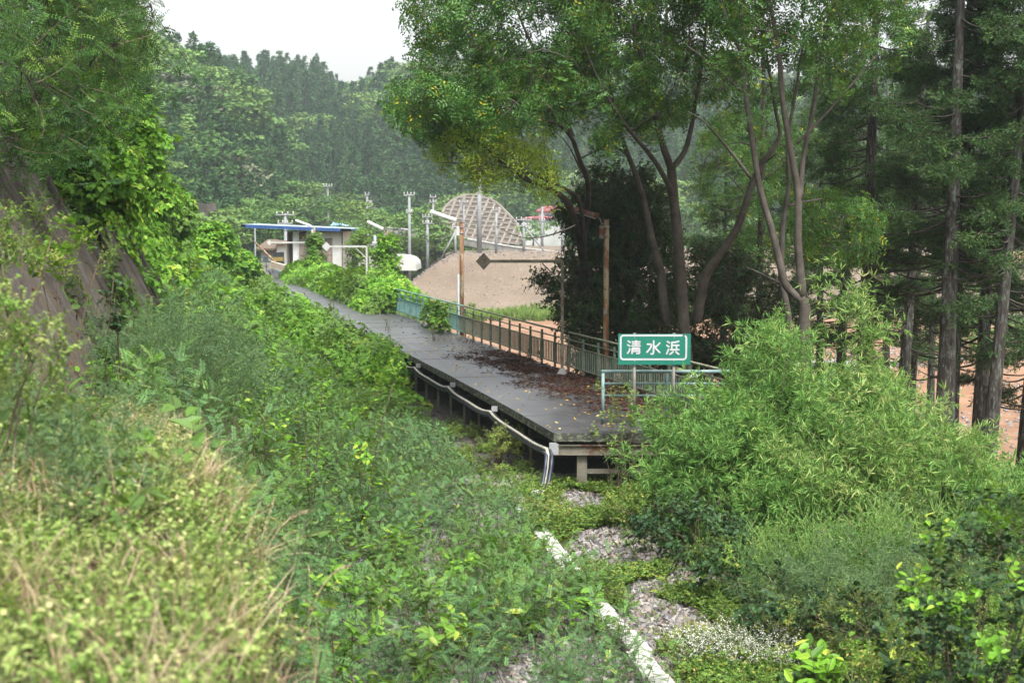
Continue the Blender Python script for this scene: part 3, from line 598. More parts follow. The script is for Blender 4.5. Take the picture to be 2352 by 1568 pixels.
# ------------------------------------------------------------------ valley: road, retaining grid, houses, poles
rd = [P(740, 515, 205), P(805, 523, 200), P(944, 538, 196), P(1018, 549, 192), (P(1179, 578, 184)), P(1300, 592, 178)]
rd = np.array(rd)
def dense(pts, n=40):
    pts = np.asarray(pts); s = np.concatenate([[0], np.cumsum(np.linalg.norm(np.diff(pts, axis=0), axis=1))]); t = np.linspace(0, s[-1], n); return np.stack([np.interp(t, s, pts[:, c]) for c in range(3)], 1)
R2 = dense(rd, 30)
g = Geo(); v = []
for p in R2: v += [p+[0, 0, -.35], p+[0, 7, -.35], p+[0, 7, -7], p+[0, 0, -7]]
i_ = np.arange(29)[:, None]*4
g.add(np.array(v), np.concatenate([i_+[0, 4, 5, 1], i_+[3, 7, 4, 0], i_+[1, 5, 6, 2]])); g.obj('valley_road', [M['gridfill']], kind='structure')
# grass and weeds on the bank under the road
n = 2600; t_ = rng.random(n); q = np.stack([np.interp(t_, np.linspace(0, 1, 30), R2[:, c]) for c in range(3)], 1); dr = rng.uniform(1.0, 6.5, n); q[:, 2] -= dr; q[:, 1] -= .1+rng.random(n)*1.2
scatter('weeds', [proto('p_bk', proto_simple(145, .7, 60, .22, .13), [M['fbroad'], M['gstem']])], q, scale=rng.uniform(.7, 1.5, n), kind='stuff', label='green weeds on the bank below the valley road guard wall', cat='weeds')
wl = empty('guard_wall', R2[0], 'long pale concrete guard wall of the valley road descending behind the earth mound', 'guard wall')
for k in range(0, 28, 2):
    a, b = R2[k]-R2[0], R2[k+2]-R2[0]; dd = (b-a)*.012
    Geo().beam(a+dd+[0, 0, .1], b-dd+[0, 0, .1], .25, .85).obj('wall_panel', [M['conc']], wl)
    Geo().beam(a+dd+[0, -.02, .62], b-dd+[0, -.02, .62], .34, .14).obj('coping', [M['lamp']], wl)
# grid of concrete beams over a cut slope
outline = [(1008, 520), (1012, 500), (1022, 476), (1042, 457), (1068, 447), (1098, 447), (1124, 455), (1146, 470), (1163, 487), (1186, 512), (1196, 540), (1203, 560), (1100, 566), (1006, 530)]
def slope_pt(x, y):                 # the cut slope leans back: farther away the higher it is
    return P(x, y, 246+(566-y)*.055)
sb = empty('retaining_grid', slope_pt(1100, 566), 'brown cut slope held by a grid of concrete beams, rounded at the top', 'retaining wall')
o0 = slope_pt(1100, 566)
g = Geo(); rim = np.array([slope_pt(x, y) for x, y in outline])-o0; ctr = rim.mean(0); vv = np.vstack([rim, rim+[0, 6, 0], [ctr]]); m_ = len(rim); i_ = np.arange(m_)
g.add(vv, [np.stack([i_, (i_+1) % m_, np.full(m_, 2*m_)], 1), np.stack([i_, i_+m_, (i_+1) % m_+m_, (i_+1) % m_], 1)]); g.obj('slope_face', [M['gridfill']], sb)
oc = np.array([(x, y) for x, y in outline])
def inside(pt, poly):
    x, y = pt; c = False; n = len(poly)
    for i in range(n):
        x1, y1 = poly[i]; x2, y2 = poly[(i+1) % n]
        if (y1 > y) != (y2 > y) and x < (x2-x1)*(y-y1)/(y2-y1)+x1: c = not c
    return c
def clipline(p0, p1, n=160):
    seg = []; cur = []
    for t in np.linspace(0, 1, n):
        q = (p0[0]+(p1[0]-p0[0])*t, p0[1]+(p1[1]-p0[1])*t)
        if inside(q, outline): cur.append(q)
        elif cur: seg.append(cur); cur = []
    if cur: seg.append(cur)
    return [(s[0], s[-1]) for s in seg if len(s) > 2]
nb_ = 0
for k in range(16):                    # beams up the slope, fanning
    xb = 985+k*17.5; xt = xb+62+(k-8)*1.5
    for a, b in clipline((xb, 575), (xt, 440)):
        Geo().beam(slope_pt(*a)-o0+[0, -.12, 0], slope_pt(*b)-o0+[0, -.12, 0], .32, .32).obj('vertical_beam', [M['grid']], sb)
for k in range(11):
    y = 452+k*10.6
    for a, b in clipline((995, y-2-(k*1.2)), (1215, y+7+k*1.0)):
        Geo().beam(slope_pt(*a)-o0+[0, -.17, 0], slope_pt(*b)-o0+[0, -.17, 0], .3, .3).obj('cross_beam', [M['grid']], sb)
for a, b in zip(outline[1:11], outline[2:12]):
    Geo().beam(slope_pt(*a)-o0+[0, -.22, 0], slope_pt(*b)-o0+[0, -.22, 0], .34, .34).obj('edge_beam', [M['grid']], sb)

def house(name, x0, x1, ytop, ybot, d, depth, wallm, roofm, label, storeys=2, rise=.8, windows=(), over=.5, base=None):
    a, b = P(x0, ybot, d), P(x1, ybot, d); h = P(x0, ytop, d)[2]-a[2]; w = b[0]-a[0]; c = (a+b)/2
    zb = min(a[2], Z(c[0], c[1]))-1
    r = empty(name, (c[0], d+depth/2, a[2]), label, 'house')
    Geo().box((0, 0, (h+(zb-a[2]))/2), (w, depth, h-(zb-a[2]))).obj('wall', [wallm], r)
    g = Geo(); ww, dd = w/2+over, depth/2+over
    v = [(-ww, -dd, h), (ww, -dd, h), (ww, dd, h), (-ww, dd, h), (-ww, -dd, h+.18), (ww, -dd, h+.18), (ww, dd, h+.18), (-ww, dd, h+.18), (-ww*.45, 0, h+rise+.18), (ww*.45, 0, h+rise+.18)]
    g.add(v, [np.array([[0, 3, 2, 1], [0, 1, 5, 4], [1, 2, 6, 5], [2, 3, 7, 6], [3, 0, 4, 7], [4, 5, 9, 8], [6, 7, 8, 9]]), np.array([[5, 6, 9], [7, 4, 8]])]); g.obj('roof', [roofm], r)
    for (u, v_, ws, hs_) in windows:
        f = Geo().box(((u-.5)*w, -depth/2-.02, v_*h), (ws, .08, hs_)).obj('window', [M['galv']], r)
        Geo().box(((u-.5)*w, -depth/2-.07, v_*h), (ws-.12, .03, hs_-.12)).obj('pane', [M['glass']], f)
    return r
house('house', 1237, 1296, 486, 516, 252, 6, M['white'], M['redroof'], 'upper storey house with a red roof and white walls on the hillside', windows=((.35, .55, 1.0, 1.1), (.75, .55, 1.3, 1.1)))
house('house', 1207, 1272, 503, 528, 247, 4.5, M['white'], M['redroof'], 'low white annexe with a red lean roof just below the red-roofed house', rise=.3, windows=((.3, .5, .9, .9),))
house('house', 600, 634, 574, 618, 152, 6, M['conc'], M['soffit'], 'low grey house with a sloping orange-edged roof behind the shelter', rise=.9, windows=((.3, .55, .7, .5),))
house('house', 636, 656, 561, 618, 149, 5, M['white'], M['soffit'], 'small white porch building with a dark doorway left of the shelter', rise=.2, windows=((.6, .35, .6, 1.9),))
# tent-like white store with a rounded roof
w0 = P(848, 612, 150); g = Geo(); a_ = np.linspace(0, math.pi, 17); L_ = 10.0
prof = np.stack([np.sign(-np.cos(a_))*np.abs(np.cos(a_))**.55*2.4, 2.4*np.sin(a_)**.6], 1)
cw = P(897, 618, 150); v = np.concatenate([np.stack([prof[:, 0], np.full(17, -4.), prof[:, 1]], 1), np.stack([prof[:, 0], np.full(17, 4.), prof[:, 1]], 1)]); i_ = np.arange(16)
g.add(v, [np.stack([i_, i_+1, i_+18, i_+17], 1), np.arange(17)[None, ::-1], (np.arange(17)+17)[None]]); o = g.obj('storage_tent', [M['white']], label='large white round-topped storage tent left of the earth mound', cat='tent'); o.location = cw; o.scale = (1.25, 1, .62)
bx = P(912, 610, 140)
# concrete block wall seen above the green bank on the left
q = P(462, 520, 150); Geo().box((0, 0, 0), (3.6, .5, 3)).obj('block_wall', [M['panel']], label='small dark grey block wall among the trees above the green bank', cat='wall').location = P(458, 500, 150)

def utility_pole(x, yt, yb, d, arms, label, r=.17, steps=False, box=False, brace=None, horn=0):
    a, b = P(x, yb, d), P(x, yt, d); gz = Z(a[0], d); a[2] = min(a[2], gz)-.5; h = b[2]-a[2]
    t = empty('utility_pole', a, label, 'utility pole', 'utility poles in the valley')
    Geo().tube([(0, 0, 0), (0, 0, h)], [r*1.15, r*.8], 10).obj('shaft', [M['pole']], t)
    for (dz, w) in arms:
        c = Geo().box((0, -.16, h-dz), (w, .12, .14)).obj('cross_arm', [M['galv']], t)
        for s in ([-.45, -.15, .15, .45] if w > 1 else [-.4, .4]):
            Geo().tube([(s*w, -.16, h-dz+.07), (s*w, -.16, h-dz+.34)], [.07, .05], 6).obj('insulator', [M['lamp']], c)
    if box: Geo().box((.42, -.1, h-1.3), (.55, .4, .9)).obj('transformer', [M['galv']], t); Geo().box((1.0, -.1, h-1.9), (.7, .5, .08)).obj('platform_bracket', [M['galv']], t)
    if horn: Geo().tube([(.3, -.1, h-horn-.4), (.3, -.1, h-horn+.4)], .26, 8).obj('transformer', [M['pole']], t)
    if brace: Geo().tube([(0, 0, h*.82), (brace, 0, 0)], .1, 8).obj('brace', [M['pole']], t)
    return t, b
UP = {}
for key, args in {
    1: (710, 431, 476, 250, [(.3, 1.8), (1.1, 1.2)], 'short pole crowded with insulators, leftmost of the utility poles on the hill foot', .17),
    2: (754, 426, 521, 205, [(.1, 1.3), (2.2, .6)], 'tall slim pole standing just above the middle of the shelter roof', .16),
    3: (657, 490, 618, 158, [(.15, 2.0), (1.1, 1.7)], 'pole with two crossarms rising behind the left half of the shelter', .2),
    4: (844, 446, 530, 195, [(.1, .6)], 'pole carrying a white box and a small railed bracket right of the shelter', .19, False, True),
    5: (941, 446, 612, 168, [(.1, 1.3), (2.1, .7)], 'tallest slim pole rising from the left foot of the earth mound', .18),
    6: (995, 451, 525, 200, [(.1, .9), (.8, 1.0)], 'slim pole with a short double arm at the left edge of the gridded slope', .16),
    7: (982, 496, 592, 178, [(.1, 1.3), (.9, 1.2)], 'pole with a single broad crossarm left of the nearest white lamp', .2),
    8: (862, 540, 622, 150, [(1.0, 1.4)], 'low thick pole beside the white storage tent', .2),
    9: (1065, 462, 524, 215, [(.2, 1.3)], 'short pole in front of the gridded slope, behind the white lamp', .18),
    10: (1101, 376, 583, 176, [], 'thick bare concrete pole reaching high above the gridded slope', .30),
    11: (1140, 480, 585, 175, [(.1, .9)], 'thin pole standing right of the thick bare pole on the mound', .16),
    12: (1046, 519, 585, 176, [(.1, .8)], 'short pole with a slanting stay behind the rusty white lamp post', .15, False, False, -1.8),
    13: (1203, 502, 583, 178, [(.15, 2.0), (.9, 1.4)], 'pole with a wide crossarm and a leaning brace right of the gridded slope', .18, False, False, 3.2),
    14: (1245, 475, 572, 205, [(2.0, .9)], 'tall pole in front of the red-roofed house', .2),
    15: (1293, 500, 575, 180, [(.5, .6)], 'pole half hidden by the dark bush at the right end of the mound', .26),
    16: (587, 508, 618, 150, [], 'thin plain pole behind the left tip of the shelter roof', .08)}.items():
    UP[key] = utility_pole(*args)[1]
def wire(a, b, sag, label, r=.028):
    g = Geo(); g.tube(curve(np.asarray(a)-a, np.asarray(b)-a, (0, 0, -sag), 18), r, 4); o = g.obj('power_line', [M['black']], label=label, cat='power line', group='power lines over the valley'); o.location = a
for a, b in ((2, 4), (4, 5), (5, 6), (3, 2), (5, 7), (7, 9), (9, 11), (13, 14), (1, 4), (7, 13)):
    for dz in (0, -.5) : wire(UP[a]+[0, -.16, .3+dz], UP[b]+[0, -.16, .3+dz], 1.1, 'thin dark power line strung between the poles in the valley')

# things at the building site far right, seen between the cedars
def car(p, rz, label):
    t = empty('car', p, label, 'car', rz=rz); g = Geo()
    prof = np.array([(-2.1, .35), (2.1, .35), (2.15, .8), (1.3, .95), (.7, 1.4), (-1.2, 1.42), (-1.9, .95), (-2.15, .85)])
    v = np.concatenate([np.c_[prof[:, 0], np.full(8, s*.82), prof[:, 1]] for s in (-1, 1)]); v[[4, 5], 1] *= .8; v[[12, 13], 1] *= .8; i_ = np.arange(8)
    g.add(v, [np.stack([i_, i_+8, (i_+1) % 8+8, (i_+1) % 8], 1), np.arange(8)[None], (np.arange(8)+8)[None, ::-1]]); g.obj('body', [M['lamp']], t)
    Geo().box((-.2, 0, 1.16), (2.0, 1.46, .32)).obj('side_window', [M['glass']], t)
    for sx in (-1.35, 1.35):
        for sy in (-.8, .8): w = Geo().tube([(sx, sy-.1, .33), (sx, sy+.1, .33)], .33, 14).obj('wheel', [M['black']], t)
q = PZ(2243, 640, -4.6); q = P(2243, 640, 215); car((q[0], 215, q[2]-.9), .1, 'white car parked beyond the orange ground between the cedar trunks')
# pale road embankment far right
g = Geo(); g.box((0, 0, 0), (60, 8, 6)); o = g.obj('embankment', [M['conc']], kind='structure'); o.location = P(2330, 672, 222)+[12, 4, -2.2]
gr = empty('guardrail', P(2330, 650, 214), 'pale slatted guardrail at the far right beyond the cedars', 'guardrail')
for k in range(3): Geo().box((2, 0, -.25+k*.35), (13, .08, .16)).obj('rail', [M['lamp']], gr)
for k in range(8): Geo().box((-4+k*1.7, .1, -.3), (.12, .12, 1.6)).obj('post', [M['galv']], gr)
t = empty('street_light', P(2330, 660, 205), 'white street light pole seen far right between the last cedars', 'street light'); Geo().tube([(0, 0, -1), (0, 0, 7), (-.6, 0, 8)], .1, 8).obj('shaft', [M['lamp']], t); Geo().box((-1, 0, 8), (.9, .25, .14)).obj('lamp_head', [M['lamp']], t)
for (x, y, w, h, m, lb) in ((1905, 614, 2.6, 1.2, 'lamp', 'white site cabin low between the middle cedars'), (1987, 612, 3.2, .7, 'blueroof', 'blue tarpaulin-covered stack far behind the middle cedars'), (2075, 612, 2.0, 1.0, 'yellow', 'yellow digger-coloured container far behind the middle cedars')):
    t = empty('site_container', P(x, y, 205), lb, 'container'); Geo().box((0, 0, 0), (w, 2, h)).obj('body', [M[m]], t); Geo().box((0, 0, h/2+.05), (w+.15, 2.15, .1)).obj('lid', [M['conc']], t)
    for s in (-.3, .2): Geo().box((s*w, -1.02, 0), (.35, .05, h*.6)).obj('door', [M['galv']], t)
g = Geo(); g.box((0, 0, 0), (9, 14, .1)); o = g.obj('paved_yard', [M['conc']], kind='structure'); o.location = (P(2010, 870, 92)[0], 94, FLOOR+.06)

# ------------------------------------------------------------------ platform
pf = empty('station_platform', (EL(28), 28, 0), 'long curving narrow station platform with dark wet deck on steel legs', 'platform')
O = np.array([float(EL(28)), 28, 0.])
ys = np.concatenate([np.arange(28, 118, 2.45), [118]])
for k in range(len(ys)-1):
    a, b = ys[k], ys[k+1]-.02; g = Geo(); dz = ((k*37) % 5)*.0025
    pts = []
    for y in np.linspace(a, b, 3):
        l, r = RP(y, 0), RP(y, PW(y))
        if k == 0 and y == a: l = np.array([float(EL(28)), 28, 0]); r = np.array([float(EL(28))+3.75, 28.0, 0])
        pts.append((l-O, r-O))
    v = []
    for l, r in pts: v += [l+[0, 0, dz], r+[0, 0, dz], r+[0, 0, -.17], l+[0, 0, -.17]]
    i_ = np.arange(2)[:, None]*4; sides = lambda q: i_+q
    g.add(np.array(v), np.concatenate([sides([1, 5, 4, 0])[:, ::-1] if 0 else sides([0, 1, 5, 4])]), 0)
    f2 = np.concatenate([sides([3, 0, 4, 7]), sides([1, 2, 6, 5]), sides([2, 3, 7, 6]), [[0, 3, 2, 1]], [[8, 9, 10, 11]]])
    g.f.append((f2+g.n-12, 1, False))
    g.obj('deck_slab', [M['slab'], M['edge']], pf)
    # lip under the slab edge
# longitudinal beams, columns and cross beams
for off, w in ((.55, .2), (None, .2)):
    P_ = []
    for y in np.arange(28.12, 116, 1.5):
        o_ = off if off else PW(y)-.5; P_.append(RP(y, o_, -.17-.13)-O)
    for a, b in zip(P_[:-1], P_[1:]): pass
    g = Geo()
    for a, b in zip(P_[:-1], P_[1:]): g.beam(a, b+(b-a)*.002, .16, .255)
    g.obj('edge_girder', [M['shadesteel']], pf)
def hbeam(g, c, h, s=.2, t=.02, mat=0, rz=0):
    g.box(c+np.array([0, -s/2+t/2, 0]), (s, t, h), mat=mat); g.box(c+np.array([0, s/2-t/2, 0]), (s, t, h), mat=mat); g.box(c, (t, s-2*t-.002, h), mat=mat)
cols_y = [28.2]+list(np.arange(30.3, 112, 2.45))
for k, y in enumerate(cols_y):
    for off in (.55, float(PW(y))-.5):
        c = RP(y, off, 0)-O; c = c if k else np.array([off+.02 if off < 1 else 3.3, .22, 0]); zg = BED-.25
        top = -.43; g = Geo(); hbeam(g, np.array([c[0], c[1], (top+zg)/2]), top-zg); g.obj('column', [M['steel'] if k == 0 else M['shadesteel']], pf)
    a, b = RP(y, .08, -.35)-O, RP(y, float(PW(y))-.1, -.35)-O
    if k == 0: a, b = np.array([-.0, .12, -.34]), np.array([3.7, .12, -.34])
    g = Geo(); g.beam(a, b, .1, .012 if 0 else .2); g.beam(a+[0, 0, .09], b+[0, 0, .09], .2, .02); g.beam(a-[0, 0, .10], b-[0, 0, .10], .2, .02); g.obj('cross_beam', [M['steel'] if k == 0 else M['shadesteel']], pf)
Geo().beam(np.array([.67, .22, -.80]), np.array([3.2, .22, -.80]), .08, .09).obj('brace', [M['steel']], pf)
# the dark trestle planks behind the columns
for y in np.arange(29, 112, 1.7): Geo().beam(RP(y, .22, -.5)-O, RP(y, .22, BED-.2)-O, .06, .06).obj('thin_post', [M['steel']], pf)
# broken white safety line, rows of little blocks
g = Geo()
for y in np.arange(42, 108, .36):
    q = RP(y, .62, .012)-O; d_, n__ = edge_frame(y); g.box(q+[0, 0, 0], (.045, .10, .004), rz=math.atan2(d_[1], d_[0])-math.pi/2)
g.obj('safety_line', [M['paint']], pf, kind='stuff')

# ------------------------------------------------------------------ long railing
FO = RP(34, float(PW(34))+.05, 0); fn = empty('railing', FO, 'long curved green railing with bars along the far side of the platform', 'railing')
def FP_(s):                # point on the fence line at parameter Y
    return RP(s, float(PW(s))+(-.02))-FO
# walk the line at equal steps
line = np.array([FP_(y) for y in np.arange(28.0, 117, .1)]); sl_ = np.concatenate([[0], np.cumsum(np.linalg.norm(np.diff(line, axis=0), axis=1))])
def FS(s): return np.array([np.interp(s, sl_, line[:, c]) for c in range(3)])
SEG = 1.2; nposts = int(sl_[-1]//SEG)
pm_near = Geo().box((0, 0, .55), (.055, .055, 1.1)).mesh('post', M['rail']); pm_far = Geo().box((0, 0, .55), (.055, .055, 1.1)).mesh('post', M['turq'])
bn = Geo().box((0, 0, .44), (.018, .03, .56)).mesh('baluster', M['rail']); bf = Geo().box((0, 0, .44), (.018, .03, .56)).mesh('baluster', M['turq'])
bcount = 0; gstuff = Geo()
for k in range(nposts):
    s = k*SEG; q = FS(s); y = q[1]+FO[1]; d_ = nrm(FS(min(s+.3, sl_[-1]))-FS(s)); rz = math.atan2(d_[1], d_[0])
    o = link('post', pm_near if y < 51 else pm_far, fn, q+[0, 0, -.09]); o.rotation_euler = (0, 0, rz)
    for j in range(1, 8):
        q = FS(s+SEG*j/8); o = None
        if bcount < 296: o = link('baluster', bn if y < 51 else bf, fn, q); o.rotation_euler = (0, 0, rz); bcount += 1
        else: gstuff.box(q+[0, 0, .44], (.018, .03, .56), rz=rz)
gstuff.obj('far_balusters', [M['turq']], fn, kind='stuff')
for z, r, nm in ((1.1, .03, 'top_rail'), (.90, .02, 'middle_rail'), (.72, .02, 'upper_bar_rail'), (.16, .02, 'lower_bar_rail')):
    for (s0, s1, mt) in ((0, 23.0, 'lichen'), (23.02, sl_[-1], 'turq')):
        pts = np.array([FS(s) for s in np.linspace(s0, s1, max(8, int((s1-s0)/1.2)))])+[0, 0, z]; Geo().tube(pts, r, 8).obj(nm, [M[mt]], fn)
# end railing across the near end
er = empty('end_railing', (EL(28)+1.05, 29.2, 0), 'pale blue-green pipe railing across the near end of the platform, under the name board', 'railing')
W_ = 3.95-1.05-.15
for x in (0, 1.32, W_): Geo().tube([(x, 0, .0), (x, 0, 1.07)], .036, 10).obj('post', [M['blue_rail']], er)
Geo().tube([(-.036, 0, 1.1), (W_+.04, 0, 1.1)], .036, 10).obj('top_rail', [M['blue_rail']], er)
for z in (.85, .6): Geo().tube([(.03, 0, z), (W_, 0, z)], .026, 10).obj('middle_rail', [M['blue_rail']], er)
for x in (.62,): Geo().tube([(x, 0, .04), (x, 0, .58)], .026, 8).obj('short_post', [M['blue_rail']], er)
g = Geo(); g.tube([(0, 0, 0), (0, 0, 1)], .02); 
# name board
sc_ = P(1503, 802, 28.7); SW, SH = 1.47, .625
sg = empty('station_name_board', (sc_[0], 28.7, 0), 'green station name board with white Japanese lettering on two grey posts', 'sign'); zc = sc_[2]
fs_ = Geo(); fs_.box((0, 0, zc), (SW, .03, SH)); fs_.obj('board', [M['green']], sg).rotation_euler = (0, 0, 0)
def stroke(g, pts, w, ox, oz, sc, y=-.0175, k=7):
    """round-ended brush stroke as a thin plate of letters"""
    p = np.array(pts, float); p = np.stack([(p[:, 0]-1108)*sc+ox, -(p[:, 1]-372)*sc+oz], 1); d = nrm(np.gradient(p, axis=0)); n = np.stack([-d[:, 1], d[:, 0]], 1); h = w*sc/2
    a = np.linspace(math.pi/2, 3*math.pi/2, k); st = p[0]+h*(np.cos(a)[:, None]*d[0]+np.sin(a)[:, None]*n[0]); a2 = np.linspace(-math.pi/2, math.pi/2, k); en = p[-1]+h*(np.cos(a2)[:, None]*d[-1]+np.sin(a2)[:, None]*n[-1])
    left = p+n*h; right = p-n*h
    for i in range(len(p)-1): g.add([(right[i][0], y, right[i][1]), (right[i+1][0], y, right[i+1][1]), (left[i+1][0], y, left[i+1][1]), (left[i][0], y, left[i][1])], np.array([[0, 1, 2, 3]]))
    g.add([(q[0], y, q[1]) for q in st], np.arange(k)[None]); g.add([(q[0], y, q[1]) for q in en], np.arange(k)[None])
def smoothpts(pts, n=4):
    p = np.array(pts, float)
    for _ in range(3): 
        q = [p[0]]
        for a, b in zip(p[:-1], p[1:]): q += [a*.75+b*.25, a*.25+b*.75]
        p = np.array(q+[p[-1]])
    return p
K = 1.47/2230.0
chars = [
 [ [(300, 142), (362, 188)], [(283, 258), (348, 300)], smoothpts([(352, 382), (335, 450), (282, 522)]),
   [(424, 168), (662, 168)], [(437, 230), (650, 230)], [(414, 294), (670, 294)], [(545, 135), (545, 290)],
   [(421, 528), (421, 380), (430, 358), (640, 358), (650, 372), (650, 515), (630, 530), (560, 530)], [(440, 405), (640, 405)], [(440, 462), (640, 462)] ],
 [ smoothpts([(890, 242), (1018, 242), (1010, 300), (960, 400), (880, 485)]), smoothpts([(1083, 142), (1080, 520), (1060, 540), (1005, 538)]), smoothpts([(1268, 205), (1230, 250), (1150, 320)]), smoothpts([(1105, 290), (1150, 380), (1270, 495)]) ],
 [ [(1502, 158), (1568, 202)], [(1487, 276), (1548, 318)], smoothpts([(1540, 398), (1520, 460), (1484, 538)]),
   smoothpts([(1848, 150), (1780, 178), (1645, 186)]), [(1640, 186), (1640, 400)], [(1660, 276), (1858, 276)], [(1785, 290), (1785, 400)], [(1600, 411), (1858, 411)],
   smoothpts([(1680, 468), (1640, 515), (1584, 548)]), smoothpts([(1765, 468), (1800, 510), (1858, 550)]) ]]
for ci, ch in enumerate(chars):
    g = Geo()
    for si, s in enumerate(ch): stroke(g, s, 50 if ci else 46, 0, zc+.02, K, y=-.0165-.0006*si)
    g.obj('letter', [M['signwhite']], sg)
g = Geo(); x0, x1, z0, z1, r_c = 70, 2085, -25, 708, 90; pth = []
for cx_, cz_, a0 in ((x1-r_c, z0+r_c, -90), (x1-r_c, z1-r_c, 0), (x0+r_c, z1-r_c, 90), (x0+r_c, z0+r_c, 180)):
    for a in np.linspace(a0, a0+90, 9): pth.append((cx_+r_c*math.cos(math.radians(a)), cz_+r_c*math.sin(math.radians(a))))
pth.append(pth[0]); pth.append(pth[1]); stroke(g, pth, 55, 0, zc+.02, K, y=-.0162); g.obj('border_line', [M['signwhite']], sg)
for x in (-.40, .40):
    for z in (.24, -.24): Geo().tube([(x, -.015, zc+z), (x, -.024, zc+z)], .011, 8).obj('bolt', [M['galv']], sg)
for x in (-.40, .40): Geo().tube([(x, .05, .0), (x, .05, zc+SH/2+.01)], .033, 12).obj('post', [M['postgrey']], sg)

# ------------------------------------------------------------------ lamp posts
def lamp_post(base, h, az, label, old=False, width=.14, tilt=.33, box=True, L_=1.0, mat='rust'):
    t = empty('platform_lamp', base, label, 'lamp post', 'lamp posts along the platform'); 
    Geo().tube([(0, 0, -1.5), (0, 0, h*.5), (.0, 0, h)], [width/2, width/2*.96, width/2*.9], 12).obj('pole', [M[mat]], t)
    Geo().tube([(0, 0, h), (0, 0, h+.02)], width/2*1.05, 12).obj('pole_cap', [M['steel']], t)
    ca, sa = math.cos(az), math.sin(az); arm = lambda r, z, s=0: (ca*r-sa*s, sa*r+ca*s, z)
    Geo().tube([arm(.03, h-.12), arm(.13, h-.1), arm(.18, h+.04), arm(.26, h+.07)], .014, 6).obj('arm', [M['galv']], t)
    a, b = np.array(arm(.22, h+.06)), np.array(arm(.22+L_*math.cos(tilt), h+.06+L_*math.sin(tilt))); u = nrm(b-a); s = nrm(np.cross(u, [0, 0, 1])); up = np.cross(s, u)
    g = Geo(); prof = [(-.075, -.03), (-.085, .03), (-.05, .085), (0, .10), (.05, .085), (.085, .03), (.075, -.03)]
    v = np.array([p+s*q[0]+up*q[1] for p in (a, b) for q in prof]); i_ = np.arange(6); g.add(v, [np.stack([i_, i_+1, i_+8, i_+7], 1), np.array([[0, 7, 13, 6]]), np.arange(7)[None, ::-1], (np.arange(7)+7)[None]])
    sh = g.obj('lamp_shade', [M['lampold'] if old else M['lamp']], t)
    if old:
        g = Geo(); 
        for lo, hi in ((0, .14), (.80, 1.0)):
            v = np.array([a+u*L_*f+s*q[0]*1.03+up*(q[1]*1.03+.002) for f in (lo, hi) for q in prof]); g.add(v, np.stack([i_, i_+1, i_+8, i_+7], 1))
        g.obj('rusted_end', [M['ruston']], sh, label='rust-eaten end of the lamp shade')
    Geo().tube([a+u*.06-up*.045, b-u*.06-up*.045], .018, 8).obj('tube_light', [M['lamp']], sh)
    if box:
        Geo().box(arm(.13, h-.32), (.12, .1, .34), rz=az).obj('switch_box', [M['lampold'] if old else M['lamp']], t)
        Geo().tube([arm(.12, h-.5), arm(.16, h-.6), arm(.08, h-.68)], .008, 5).obj('cable', [M['black']], t)
    for z in (h-.2, h-.42): Geo().tube([(0, 0, z), (0, 0, z+.03)], width/2*1.12, 12).obj('clamp', [M['galv']], t)
    Geo().box((-.02, -width/2-.004, h*.42), (.1, .01, .14)).obj('number_plate', [M['lampold']], t)
    return t
q = P(1393, 505, 38); lamp_post((q[0], 38, 0), q[2], math.pi*1.0, 'rust-streaked lamp post with a weathered grey tube shade, nearest of the platform lamps', old=True, width=.155, tilt=.30, L_=.95)
q = P(1060, 511, 54.5); lamp_post((q[0], 54.5, 0), q[2], math.pi*1.0, 'rusty lamp post with a clean white tube shade beyond the railing bend', tilt=.33, L_=1.03, width=.17)
q = P(889, 530, 70.5); L2B = (q[0], 70.5, 0); lamp_post(L2B, q[2], math.pi*.9, 'lamp post wrapped in climbing kudzu with only its white shade showing', tilt=.42, L_=.9)
q = P(722, 522, 95); L4B = (q[0], 95, 0); lamp_post(L4B, q[2], math.pi*1.0, 'farthest standing lamp post, its lower half a column of leaves in front of the shelter', tilt=.35, L_=1.1)
# thin grey pole next to the second lamp post
g = Geo(); g.tube([(0, 0, -3), (0, 0, 2.0)], .05, 8); g.obj('conduit_pole', [M['galv']], label='thin grey pole close beside the rusty lamp post', cat='pole').location = P(1053, 640, 57)*[1, 1, 0]

# ------------------------------------------------------------------ clearance markers: a bar held out over the track with a diamond plate at its end
def gantry(base, h, L_, label, mat='steel', plate='steel', ds=.215, az=math.pi, w=.075):
    t = empty('clearance_marker', base, label, 'marker', 'clearance markers along the platform'); ca, sa = math.cos(az), math.sin(az)
    Geo().box((0, 0, h/2), (w, w, h)).obj('post', [M[mat]], t)
    Geo().beam((0, -.01, h), (ca*L_, sa*L_-.01, h), w*.9, w*1.1).obj('arm', [M[mat]], t)
    Geo().beam((ca*.03, 0.005, h-.56), (ca*.55, sa*.55+.005, h-.05), .035, .035).obj('brace', [M[mat]], t)
    p = np.array([ca*(L_-.08), sa*(L_-.08)-.055, h+.0]); g = Geo(); v = [(p[0]-ds, p[1]-e, p[2]) for e in (0,)]
    v = [(p[0]+a*ds, p[1]+e, p[2]+b*ds*1.08) for e in (-.006, .006) for a, b in ((-1, 0), (0, -1), (1, 0), (0, 1))]
    g.add(v, np.array([[0, 1, 2, 3], [7, 6, 5, 4], [0, 4, 5, 1], [1, 5, 6, 2], [2, 6, 7, 3], [3, 7, 4, 0]])); g.obj('diamond_plate', [M[plate]], t)
    g = Geo(); v = [(-.16, -.16, .01), (.16, -.16, .01), (.16, .16, .01), (-.16, .16, .01), (-.05, -.05, .2), (.05, -.05, .2), (.05, .05, .2), (-.05, .05, .2)]
    g.add(v, np.array([[0, 1, 5, 4], [1, 2, 6, 5], [2, 3, 7, 6], [3, 0, 4, 7]])); g.obj('foot', [M['conc']], t); return t
